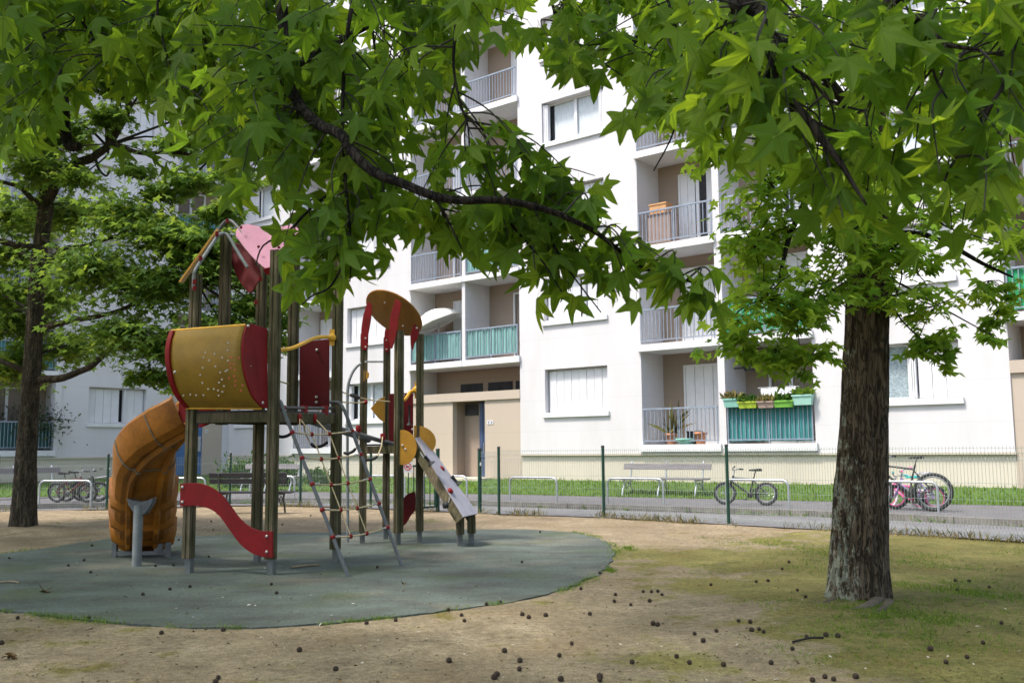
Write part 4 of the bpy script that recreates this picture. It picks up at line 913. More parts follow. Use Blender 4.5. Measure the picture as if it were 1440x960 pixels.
# ---- roof of the big tower
def curve_tube(name, pts, r, mt, par=play): mb = MB(); mb.tube(smooth_path([W(*p) for p in pts], 5), r, 10); return mb.build(name, mt, par)
curve_tube('roof_hoop', [(272, 404, 10.8), (272.5, 389, 10.8), (275, 379, 10.8), (290, 356, 10.95), (302, 338, 11.1), (308, 330.5, 11.15), (315, 328.5, 11.2), (321, 332, 11.2), (334, 354, 11.15), (348, 376, 11.1)], .020, 'tube_metal')
curve_tube('roof_hoop', [(300, 340, 11.5), (306, 326, 11.5), (312, 317, 11.5), (318, 311, 11.5), (324, 310.5, 11.45), (331, 316, 11.4), (337, 324, 11.35), (352, 350, 11.2)], .022, 'dark_metal')
curve_tube('roof_hoop', [(395, 318, 11.7), (408, 316, 11.6), (416, 326, 11.5), (425, 341, 11.45), (431, 356, 11.4), (432, 390, 11.4)], .020, 'tube_metal')
pk = smooth2([(331, 331), (333, 322), (341, 316), (351, 315.5), (365, 318.5), (381, 319.5), (395, 318.5), (409, 316.5), (419, 321), (423, 332), (418, 346), (408, 360), (396, 372), (385, 378), (374, 377.5), (363, 369), (352, 358), (342, 346)], 3)
flat('roof_panel', [(x, y, 11.0+(378-y)*.006) for x, y in pk], 11, .02, 'pink_plastic')
dr = smooth2([(324, 348), (331, 342), (338, 343), (350, 356), (362, 372), (366, 384), (360, 400), (351, 411.5), (342, 403), (332, 387), (325, 368)], 3)
flat('roof_panel', [(x, y, 11.35+(411-y)*.004-(x-324)*.004) for x, y in dr], 11.3, .02, 'dark_red')
flat('roof_panel', [(251, 396, 10.7), (305, 321, 11.25), (309, 323, 11.75), (256, 397, 11.35)], 11, .02, 'orange_plastic', bev=.003)
lowr = smooth2([(370, 378), (384, 375.5), (397, 378), (402, 384), (396, 392), (382, 389), (372, 384)], 2)
flat('roof_panel', [(x, y, 10.75-(385-y)*.004) for x, y in lowr], 10.7, .02, 'red_plastic')
bolts([W(*p)-Vector((0, .03, 0)) for p in ((340, 320.5, 11.27), (364.5, 347.5, 11.10), (393, 348.5, 11.08))], play, 'dark_red', .018)
for p in ((320, 311, 11.45), (273.5, 396, 10.74), (273.5, 405, 10.74), (282, 363, 10.85), (305, 329, 11.1), (360, 425, 11.2), (434, 342, 11.4), (366, 392, 10.95)): MB().box(W(*p), (.035, .035, .05), rz=.5).build('tube_clamp', 'red_plastic', play)
# ---- orange slide: curved chute descending to the left and away
path = smooth_path([(-3.86, 11.42, 1.66), (-4.03, 11.40, 1.53), (-4.21, 11.43, 1.36), (-4.37, 11.54, 1.14), (-4.49, 11.76, .88), (-4.59, 12.02, .63), (-4.70, 12.3, .42), (-4.82, 12.62, .24), (-4.92, 12.95, .15), (-4.98, 13.25, .14)], 7)
def section(k, rib):
    o = .045 if rib else 0.
    out = [(-.335, .36), (-.36-o, .33), (-.36-o, .15), (-.325-o, .02-o), (-.26, -.05-o), (-.205, -.06-o), (-.185, -.115-o), (-.145, -.115-o), (-.125, -.065-o), (-.06, -.07-o), (0, -.07-o), (.06, -.07-o), (.125, -.065-o), (.145, -.115-o), (.185, -.115-o), (.205, -.06-o), (.26, -.05-o), (.325+o, .02-o), (.36+o, .15), (.36+o, .33), (.335, .36)]
    inn = [(.315, .34), (.31, .15), (.26, .03), (.14, -.02), (0, -.03), (-.14, -.02), (-.26, .03), (-.31, .15), (-.315, .34)]
    return out+inn
mb = MB(); N = len(path); vs = []; ns = len(section(0, 0))
for i, p in enumerate(path):
    t = (path[min(i+1, N-1)]-path[max(i-1, 0)]).normalized(); s = Vector((t.y, -t.x, 0)).normalized()*-1; u = s.cross(t)*-1
    if u.z < 0: u = -u
    # bank the trough upright: blend the normal towards vertical
    u = (u*.6+Vector((0, 0, 1))*.4).normalized()
    for a, b in section(i, i > 30 and i % 8 in (0, 1)): vs.append(p + s*a + u*b)
mb.add(vs, [(i*ns+k, i*ns+(k+1) % ns, (i+1)*ns+(k+1) % ns, (i+1)*ns+k) for i in range(N-1) for k in range(ns)], True)
mb.add(vs[:ns], [tuple(range(ns))]); mb.add(vs[-ns:], [tuple(range(ns))])
slide = mb.build('slide', 'orange_slide', play); slide.data.set_sharp_from_angle(angle=math.radians(28))
# joint flanges
for idx in (9, 19):
    fb = MB(); fv = []
    for i in (idx, idx+1):
        p = path[idx].lerp(path[idx+1], .0 if i == idx else .35); t = (path[idx+1]-path[idx-1]).normalized(); s = Vector((t.y, -t.x, 0)).normalized()*-1; u = s.cross(t)*-1
        if u.z < 0: u = -u
        u = (u*.6+Vector((0, 0, 1))*.4).normalized()
        fv += [p + s*a*1.03 + u*(b-.012) for a, b in section(0, 0)[:21]]
    fb.add(fv, [(k, k+1, 22+k, 21+k) for k in range(20)]); fo = fb.build('slide_joint', 'slide_dirt', slide)
    sm = fo.modifiers.new('thick', 'SOLIDIFY'); sm.thickness = .012
q = G(192, 796); mb = MB(); mb.tube([(q.x, q.y, 0), (q.x, q.y, .72)], .055, 16); sp = mb.build('slide_support', 'tube_metal', play)
mb = MB(); mb.prism([W(178, 700, q.y-.03), W(186, 703, q.y-.03), W(197, 705, q.y-.03), (W(208, 703, q.y-.03)), W(216, 699, q.y-.03), W(214, 707, q.y-.03), W(205, 721, q.y-.03), W(197, 726, q.y-.03), W(188, 722, q.y-.03), W(180, 709, q.y-.03)], (0, .12, 0)); mb.build('saddle_bracket', 'steel_paint', sp, bevel=.008)
mb = MB(); 
for x in (-5.17, -4.48): mb.box((x, 12.62, .09), (.06, .06, .18))
mb.box((-4.82, 12.62, .05), (.72, .05, .05)); mb.box((-4.6, 12.62, .1), (.1, .06, .14)); mb.build('slide_foot', 'shoe_metal', play)
# ---- rope net ladder
def lad(a, b, tpts, foot, nodes):
    pass
Tl, Fl_ = W(398, 575, 10.70), G(490, 811); Tr, Fr_ = W(484, 575, 11.60), G(565, 796)
def on_line(a, b, px, py):
    return min((a.lerp(b, i/400) for i in range(401)), key=lambda P: (proj(P)[0]-px)**2+(proj(P)[1]-py)**2)
mb = MB(); mb.tube(smooth_path([W(386, 563, 10.82), W(390.5, 563, 10.78), W(395, 566, 10.73), Tl.lerp(Fl_, .03), Tl.lerp(Fl_, .12), Tl.lerp(Fl_, .5), Fl_], 4), .021, 10); net_l = mb.build('ladder_tube', 'steel_paint', play)
mb = MB(); mb.tube(smooth_path([W(464, 565.5, 11.68), W(472, 565, 11.66), W(478.5, 567.5, 11.63), Tr.lerp(Fr_, .03), Tr.lerp(Fr_, .12), Tr.lerp(Fr_, .5), Fr_], 4), .021, 10); net_r = mb.build('ladder_tube', 'steel_paint', play)
ln = [on_line(Tl, Fl_, *q) for q in ((413, 607), (427, 643), (440, 680), (453, 717), (468, 755))]
rn = [on_line(Tr, Fr_, *q) for q in ((492, 607), (505, 640), (518, 674), (532, 708), (544, 742))]
h1, h2 = W(421.5, 588, 11.05), W(443, 588, 11.3)
c1, c2 = [h1], [h2]; rb = MB(); kb = MB(); wb_ = MB()
for a, b in zip(ln, rn):
    sag = Vector((0, 0, -.025)); p1, p2 = a.lerp(b, .31)+sag, a.lerp(b, .60)+sag
    rb.tube(smooth_path([a, p1, p2, b], 4), .009, 6); c1.append(p1); c2.append(p2)
    for q, d in ((a, b-a), (b, a-b)): wb_.tube([q+d.normalized()*.04, q+d.normalized()*.12], .011, 6)
rb.tube(c1, .008, 6); rb.tube(c2, .008, 6); rb.tube([h1, ln[0]+Vector((.08, .02, .0))], .007, 6)
net = rb.build('rope_net', 'rope', play)
for q in c1[1:]+c2[1:]: MB().ball(q, .024, 10, (1, 1, 1.15)).build('rope_connector', 'red_plastic', net)
for q in ln+rn: MB().ball(q, .030, 10).build('rope_connector', 'red_plastic', net)
for q in (h1, h2): MB().ball(q, .04, 10, (.7, .7, 1.5)).build('rope_connector', 'red_plastic', net)
wb_.build('rope_ferrule', 'galv', net)
# rubber loops at the left of the net
mb = MB(); mb.tube(smooth_path([W(386, 610, 10.85), W(395, 614, 10.82), (W(404, 612.5, 10.8)), W(411, 608, 10.78)], 4), .018, 8); mb.build('rubber_loop', 'rubber', play)
# ---- second tower
t2 = {k: G(*v) for k, v in dict(E=(509.5, 764), F=(542.5, 758), G=(560, 766), H=(590, 763)).items()}
tops = dict(E=(510, 469.5), F=(541, 474.5), G=(558, 465), H=(589, 470))
r2 = math.radians(12)
for k, p in t2.items(): post(p, W(tops[k][0], tops[k][1], p.y).z, r2 if k != 'G' else math.radians(38), .105)
cx = sum((p.x for p in t2.values()))/4; cyy = sum((p.y for p in t2.values()))/4
DK2 = W(540, 624.5, cyy).z
mb = MB(); o4 = [t2['E'], t2['G'], t2['H'], t2['F']]
for a, b in zip(o4, o4[1:]+o4[:1]):
    A3, B3 = Vector((a.x, a.y, DK2-.08)), Vector((b.x, b.y, DK2-.08)); mb.beam(A3, B3, .05, .11)
mb.build('deck_frame', 'wood', play)
mb = MB(); mb.prism([(p.x, p.y, DK2-.02) for p in o4], (0, 0, .024)); mb.build('deck', 'rubber', play)
# tilted round roof
Y2 = cyy; C2 = W(553.5, 441, Y2); n2 = Vector((.41, .50, .76)).normalized()
mb = MB(); mb.lathe(C2, [(.001, 0), (.46, 0), (.475, .008), (.475, .02), (.46, .028), (.001, .03)], 40, axis=n2); mb.build('round_roof', M.setdefault('roof_brown', plain('brown_ply', (.34, .155, .03), .5, .2, 3, stretch=(3, .6, 1), fine=.2)), play)
def arm(pts, Y): return flat('roof_arm', pts, Y, .022, 'red_plastic')
arm(smooth2([(516.5, 424.5), (523, 429), (521.5, 450), (518, 470), (517.5, 487), (514, 492.5), (509, 490), (507.5, 482), (508, 462), (511, 442)], 2), t2['E'].y-.07)
arm(smooth2([(556, 420.5), (564, 426), (561, 445), (559, 462), (556, 474), (551.5, 490), (547.5, 485), (547, 466), (549, 443)], 2), t2['G'].y-.08)
arm(smooth2([(545, 452), (550, 456), (549, 470), (548, 488), (546, 495.5), (541.5, 494), (540, 484), (541, 466)], 2), t2['F'].y-.07)
arm(smooth2([(582, 455), (589.5, 462), (587.5, 474), (583, 483), (580, 492.5), (577.5, 486), (577, 470)], 2), t2['H'].y-.08)
bolts([W(p[0], p[1], Y2-.2) for p in ((541, 425.5), (566.5, 458), (560.5, 428), (586, 461))], play, 'bolt', .016)
for p, k in (((514, 475.5), 'E'), ((514, 487.5), 'E'), ((543.5, 478), 'F'), ((543.5, 491), 'F')): bolts([W(p[0], p[1], t2[k].y-.09)], play, 'bolt', .013)
rp3 = flat('red_panel', [(547, 553.5), (581, 552), (581, 630), (547, 631)], (t2['F'].y+t2['H'].y)/2, .02, 'dark_red')
mb = MB(); mb.lathe(W(567.5, 555.5, 14.2), [(.017, 0), (.017, .02)], 12, axis=(0, -1, 0)); mb.build('bolt', 'white_paint', rp3)
mb = MB(); mb.tube(smooth_path([W(565, 563, 14.02), W(570, 561, 14.05), W(573.5, 556, 14.1), W(577, 551, 14.18), W(584, 549, 14.25)], 4), .026, 8); mb.lathe(W(586, 548, 14.24), [(.06, 0), (.06, .03), (.03, .05)], 12, axis=(0, -1, 0)); mb.box(W(586, 548.5, 14.27), (.06, .02, .24)); mb.build('hand_grip', 'yellow_pipe', play)
mb = MB(); mb.lathe(W(575.5, 584, 14.1), [(.045, -.14), (.012, -.10), (.014, .14), (.02, .15)], 10); mb.build('bell_handle', 'rubber', play)
flat('orange_panel', [(521, 574), (532, 561.5), (541, 557), (541, 594), (533, 589)], 14.3, .02, 'orange_plastic')
flat('orange_panel', smooth2([(514.5, 521), (518.5, 524), (518.5, 530), (514.5, 534), (508, 536), (508, 519)], 2), 14.1, .02, 'orange_plastic')
def halfdisc(cx_, cy_, rx, ry, Y, x0):
    pts = [(cx_+rx*math.cos(a), cy_+ry*math.sin(a)) for a in [(-.5+i/18)*PI for i in range(19)]]; return flat('ramp_cheek', [(x0, cy_-ry)]+pts+[(x0, cy_+ry)], Y, .022, 'orange_plastic')
halfdisc(566, 629, 20, 24.5, t2['G'].y-.05, 561); halfdisc(585, 621, 28, 23, t2['H'].y-.05, 582)
bolts([W(566, 626, 13.84), W(570, 631.5, 13.84), W(580, 603.5, 14.2)], play)
# ramp
TLp, TRp, BRp, BLp = W(583, 616, 13.95), W(594, 614, 14.3), W(671, 722.5, 13.75), W(651, 727, 13.35)
nrm = (TRp-TLp).cross(BLp-TLp).normalized()
if nrm.z < 0: nrm = -nrm
ramp_o = MB().prism([TLp, TRp, BRp, BLp], nrm*.016).build('ramp', 'plate_grey', play)
mb = MB(); dn = -nrm*.075; mb.beam(TLp.lerp(TRp, .12)+dn, BLp.lerp(BRp, .12)+dn, .06, .14, up=nrm); mb.beam(TLp.lerp(TRp, .88)+dn, BLp.lerp(BRp, .88)+dn, .06, .14, up=nrm); mb.build('ramp_beam', 'wood', ramp_o)
def lie(px, py):   # point on the ramp plate
    d = ray(px, py); t = (TLp-CAM).dot(nrm)/d.dot(nrm); return CAM + d*t + nrm*.018
for px, py in ((647, 768), (663, 766.5)):
    p = G(px, py); post((p.x, p.y), W(px, 725, p.y).z, r2, .105)
for a, b in (((592, 645), (602.5, 657)), ((630, 673), (640.5, 685))):
    A3, B3 = lie(*a)+nrm*.05, lie(*b)+nrm*.05; MB().tube([A3, A3.lerp(B3, .15), A3.lerp(B3, .2), A3.lerp(B3, .75), B3.lerp(A3, .08), B3], [.016, .034, .02, .022, .06, .062], 12).build('rubber_handle', 'rubber', ramp_o)
mb = MB(); mb.lathe(W(627, 710, 13.4), [(.001, -.02), (.045, -.02), (.045, .03), (.001, .03)], 12, axis=(-.8, -.6, 0)); mb.build('rubber_handle', 'rubber', ramp_o)
for a in ((619, 661), (631, 692)): MB().lathe(lie(*a), [(.045, -.005), (.045, .03), (.032, .042), (.001, .045)], 12, axis=nrm).build('climbing_knob', 'red_plastic', ramp_o)
mb = MB(); mb.tube([lie(588, 638)+nrm*.02, lie(594, 647)+nrm*.02], .006, 6); mb.tube([lie(622, 664)+nrm*.02, lie(631, 676)+nrm*.02], .006, 6); mb.tube([lie(632, 696)+nrm*.01, W(631, 706, 13.5)], .006, 6); mb.build('cable', 'galv', ramp_o)
wave2 = flat('wave_board', smooth2([(566, 702), (572, 695), (579, 692), (584, 692), (584, 716), (578, 724), (571, 736), (564, 740), (562, 736), (562, 712)], 2), 14.25, .02, 'dark_red')
# pole and links between the towers
mb = MB(); mb.tube(smooth_path([W(489, 762, 13.9), W(489, 700, 13.9), W(488.5, 620, 13.9), W(488.5, 560, 13.9), W(490, 540, 13.92), W(495, 525, 13.95), W(502, 515, 13.98), W(508, 511, 14.0)], 4), .021, 8); mb.build('fire_pole', 'tube_metal', play)
mb = MB(); mb.tube([W(514, 508.5, 14.0), W(538, 508.5, 14.6)], .014, 8); mb.build('tie_bar', 'galv', play)
mb = MB(); mb.tube(smooth_path([W(428, 590, 11.95), W(434, 588.5, 11.95), W(444, 591, 12.1), W(470, 600, 12.6), W(500, 609, 13.2), W(530, 618, 13.8), W(552, 624, 14.1)], 3), .032, 10); br = mb.build('bridge_tube', 'steel_paint', play)
mb = MB(); mb.tube(smooth_path([W(428, 590, 12.6), W(445, 596, 12.8), W(480, 607, 13.4), W(505, 615, 13.9), W(516, 617.5, 14.1)], 3), .032, 10); mb.ball(W(518, 618, 14.1), .045, 10); mb.build('bridge_tube', 'steel_paint', play)
for p in ((504, 603, 13.25), (538.5, 614, 13.75), (427, 592, 11.92)):
    MB().lathe(W(*p), [(.030, -.05), (.038, -.035), (.038, .035), (.030, .05)], 10).build('tube_clamp', 'red_plastic', br)
loops = [((437, 623), (443, 628, ), (453, 626.5), (461, 621), 12.2), ((483, 636.5), (490, 637), (497, 634), (500, 630), 12.9), ((508, 645.5), (517, 646.5), (525, 645), (531, 641), 13.3)]
for a, b, c, d, Y in loops:
    mb = MB(); mb.tube(smooth_path([W(*a, Y), W(*b, Y), W(*c, Y), W(*d, Y)], 4), [.014]+[.02]*11+[.014], 8); mb.build('rubber_step', 'rubber', br)
mb = MB()
for pts in ([(427, 592, 12.0), (429, 607, 12.1), (436, 622, 12.2)], [(531, 641, 13.3), (536, 628, 13.5), (538, 614, 13.7)], [(501, 630, 13.0), (504, 618, 13.2), (505, 606, 13.3)], [(386, 534, 10.9), (410, 541, 12.0)], [(477, 549, 11.9), (492, 555, 12.9), (520, 562, 13.6), (548, 564.5, 14.0)], [(477, 565, 11.9), (500, 566, 13.0), (514, 565, 14.0)]):
    mb.tube(smooth_path([W(*p) for p in pts], 4), .009, 6)
mb.build('bridge_rope', 'rope', br)
mb = MB(); mb.tube([W(493, 555.5, 12.9), W(497, 556, 13.0), W(503, 558.5, 13.15), W(505, 559.5, 13.2)], [.02, .03, .03, .022], 8); mb.build('rope_sleeve', 'rubber', br)
mb = MB(); mb.ball(W(514, 565.5, 13.93), .035, 10); mb.build('rope_connector', 'red_plastic', br)
# ------------------------------------------------------------------ fence, gate, sign
def mesh_panel(a, b, h, par, name='mesh_panel', mt='wire'):
    mb = MB(); A3, B3 = Vector((*a, 0)), Vector((*b, 0)); L = (B3-A3).length; n = round(L/.05); d = (B3-A3).normalized(); nn = Vector((-d.y, d.x, 0)); r = .0021
    folds = [(.10, .20), (h-.20, h-.10)]; zs = [.05]
    for i in range(1, n):
        p = A3.lerp(B3, i/n); prev = None
        for z, off in ((.05, 0), (.10, 0), (.15, .03), (.20, 0), (h-.20, 0), (h-.15, .03), (h-.10, 0), (h, 0)):
            q = p + nn*off*-1 + Vector((0, 0, z))
            if prev is not None: mb.beam(prev, q, r*2, r*2, up=nn)
            prev = q
    for z in (.06, .10, .20, h*.42, h*.60, h-.20, h-.10, h-.03): mb.beam(A3+Vector((0, 0, z)), B3+Vector((0, 0, z)), r*2.2, r*2.2)
    return mb.build(name, mt, par)
def fpost(p, h, par, w=.06, name='fence_post'):
    mb = MB(); mb.tube([(p[0], p[1], -.1), (p[0], p[1], h)], w/2, 10); o = mb.build(name, 'green_metal', par)
    MB().lathe((p[0], p[1], h), [(w/2+.004, -.03), (w/2+.004, .006), (.001, .014)], 10).build('post_cap', 'rubber', o); return o
fr_pts = [(10.3, 10.3), (8.05, 12.6), (5.52, 15.25), (3.8, 17.15), (1.79, 19.2), (-.30, 20.2)]
fence_r = empty('mesh_fence', (3.8, 17.15, 0), 'green wire mesh fence running right from the gate behind the big tree trunk', 'fence')
for p in fr_pts: fpost(p, 1.39, fence_r)
for a, b in zip(fr_pts, fr_pts[1:]): mesh_panel(a, b, 1.33, fence_r)
mesh_panel((-.30, 20.2), (-.70, 20.72), 1.3, fence_r)
fl_pts = [(-1.67, 21.4), (-3.36, 22.8), (-5.29, 24.05), (-7.25, 24.75), (-9.8, 23.35), (-12.2, 22.85), (-14.7, 22.4), (-17.2, 22.0)]
fence_l = empty('mesh_fence', (-7.25, 24.75, 0), 'green wire mesh fence with a corner running left from the gate behind the slide', 'fence')
for p in fl_pts[1:]: fpost(p, 1.30, fence_l)
for a, b in zip(fl_pts, fl_pts[1:]): mesh_panel(a, b, 1.22, fence_l)
gate = empty('gate', (-1.2, 21.1, 0), 'open dark green barred gate between two thick posts behind the small tower', 'gate')
fpost((-.72, 20.78), 1.36, gate, .085, 'gate_post'); fpost((-1.67, 21.4), 1.36, gate, .085, 'gate_post')
mb = MB(); g0, g1 = Vector((-1.72, 21.33, 0)), Vector((-2.35, 20.55, 0))
mb.beam(g0+Vector((0, 0, .1)), g1+Vector((0, 0, .1)), .04, .04); mb.beam(g0+Vector((0, 0, 1.0)), g1+Vector((0, 0, 1.0)), .04, .04); mb.beam(g1+Vector((0, 0, .08)), g1+Vector((0, 0, 1.18)), .05, .05, up=(1, 0, 0)); mb.beam(g0+Vector((0, 0, .08)), g0+Vector((0, 0, 1.18)), .05, .05, up=(1, 0, 0))
for i in range(1, 6): p = g0.lerp(g1, i/6); mb.beam(p+Vector((0, 0, .1)), p+Vector((0, 0, 1.0)), .022, .022, up=(1, 0, 0))
mb.build('gate_leaf', 'green_metal', gate)
mb = MB(); mb.box((-.70, 20.72, 1.03), (.03, .03, .07)); mb.build('latch', 'white_paint', gate)
sc = W(573.5, 657, 20.5); sg = empty('prohibition_sign', sc, 'small white sign with red crossed-out ring on the gate bars below the ramp cheek', 'sign')
fdir = (CAM-sc); fdir.z = 0; fdir.normalize(); sidev = Vector((-fdir.y, fdir.x, 0))
def on_sign(a, b, d=0): return sc + sidev*a + Vector((0, 0, b)) + fdir*d
MB().prism([on_sign(-.1, -.11), on_sign(.1, -.11), on_sign(.1, .11), on_sign(-.1, .11)], fdir*.006).build('plate', 'white_paint', sg)
mb = MB(); K = 24
for i in range(K):
    a, b = 2*PI*i/K, 2*PI*(i+1)/K; mb.prism([on_sign(.082*math.cos(t)*k/.082*1.0 if False else k*math.cos(t), k*math.sin(t)+.02, .0065) for t, k in ((a, .06), (b, .06), (b, .08), (a, .08))], fdir*.002)
mb.prism([on_sign(-.053, .065, .0065), on_sign(-.041, .077, .0065), on_sign(.053, -.025, .0065), on_sign(.041, -.037, .0065)], fdir*.003)
mb.build('ring', M.setdefault('sign_red', plain('sign_red', (.55, .04, .05), .5, .05)), sg)
mb = MB(); mb.prism([on_sign(*q, .0068) for q in ((-.04, -.005), (.03, -.005), (.03, .02), (.045, .035), (.03, .045), (.01, .025), (-.03, .025), (-.045, .04))], fdir*.001); mb.build('pictogram', 'black', sg)
# ------------------------------------------------------------------ benches
def make_bench(length, supports, wood, label, metal='galv', planks=1, group=None):
    e = empty('park_bench', (0, 0, 0), label, 'bench', group); L = length/2
    mb = MB()
    for i in range(4): mb.box((0, -.20+.115*i, .445+(.008 if i in (0, 3) else 0)), (length, .10, .035))
    mb.build('seat', wood, e, bevel=.006)
    mb = MB()
    for i in range(planks): mb.box((0, .245+.02*i, .70+.13*i if planks > 1 else .74), (length, .032, .11 if planks > 1 else .15), mat=Matrix.Rotation(-.2, 3, 'X'))
    mb.build('backrest', wood, e, bevel=.006)
    for i in range(supports):
        x = -L+.22+(length-.44)*i/(supports-1) if supports > 1 else 0
        mb = MB(); mb.tube(smooth_path([(x, -.27, 0), (x, -.22, .15), (x, -.16, .30), (x, -.20, .425)], 4), .022, 8); mb.tube(smooth_path([(x, .30, 0), (x, .24, .16), (x, .18, .30), (x, .20, .43), (x, .24, .62), (x, .275, .80), (x, .30, .87)], 4), .022, 8)
        mb.beam((x, -.22, .41), (x, .2, .41), .04, .03)
        K = 14; mb.tube([(x, .0+.075*math.cos(2*PI*k/K), .28+.085*math.sin(2*PI*k/K)) for k in range(K+1)], .013, 6); mb.tube([(x, -.17, .34), (x, -.07, .29)], .012, 6); mb.tube([(x, .18, .34), (x, .07, .29)], .012, 6)
        mb.build('leg', metal, e)
    return e
def place(e, x, y, z, rz): e.location = (x, y, z); e.rotation_euler = (0, 0, rz); return e
a_u = A_
place(make_bench(2.45, 3, 'bench_wood', 'grey plank park bench with three cast legs standing by the lawn right of centre', group='benches by the lawn'), 3.72, 24.15, .13, a_u+.05)
place(make_bench(2.45, 3, 'bench_wood', 'grey park bench at far left beside the parked bicycles', group='benches by the lawn'), -13.35, 26.0, .13, A_+PI/2-.05)
place(make_bench(2.2, 3, 'bench_wood', 'grey park bench in front of the green shrub, seen between tower posts', group='benches by the lawn'), -7.35, 29.2, .13, a_u+.3)
place(make_bench(1.75, 2, 'bench_dark', 'dark weathered bench inside the fence behind the red wave board', 'dark_metal', 2), -5.72, 21.2, 0, PI-.12)
# ------------------------------------------------------------------ bicycle hoops
def make_hoop(width, h=.55):
    mb = MB(); r = .13; w_ = width/2; pts = [(-w_, 0, -.1), (-w_, 0, h-r)]
    for i in range(1, 6): t = PI-i*PI/12; pts.append((-w_+r+r*math.cos(t), 0, h-r+r*math.sin(t)))
    pts.append((-w_+r, 0, h)); pts.append((w_-r, 0, h))
    for i in range(1, 6): t = PI/2-i*PI/12; pts.append((w_-r+r*math.cos(t), 0, h-r+r*math.sin(t)))
    pts += [(w_, 0, h-r), (w_, 0, -.1)]; mb.tube(pts, .024, 10); return mb.build('bicycle_hoop', 'galv')
hp0 = make_hoop(1.36); first = True
for (x1, y1), (x2, y2), lab in (((-.08, 23.34), (1.01, 22.54), 'empty steel bicycle hoop just right of the gate'), ((2.13, 21.78), (3.25, 21.06), 'steel bicycle hoop in front of the right-hand grey bench'), ((4.45, 20.37), (5.57, 19.48), 'steel bicycle hoop holding the small black bicycle'), ((6.75, 18.75), (7.86, 17.88), 'steel bicycle hoop at far right holding the large black bicycle'), ((-2.3, 25.2), (-1.2, 24.5), 'steel bicycle hoop seen behind the climbing ramp'), ((-3.95, 25.9), (-2.9, 25.3), 'steel bicycle hoop in front of the lawn seen through the rope net'), ((-7.1, 26.1), (-5.82, 25.68), 'steel bicycle hoop in front of the shrub and bench left of the rope net'), ((-9.3, 25.1), (-7.95, 24.95), 'steel bicycle hoop seen just right of the orange slide'), ((-11.59, 23.6), (-10.18, 23.4), 'steel bicycle hoop at far left in front of the group of bicycles')):
    o = hp0 if first else hp0.copy()
    if not first: COL.objects.link(o)
    first = False; o.location = ((x1+x2)/2, (y1+y2)/2, .12); o.rotation_euler = (0, 0, math.atan2(y2-y1, x2-x1)); tag(o, lab, 'bicycle hoop', 'steel bicycle hoops along the kerb')
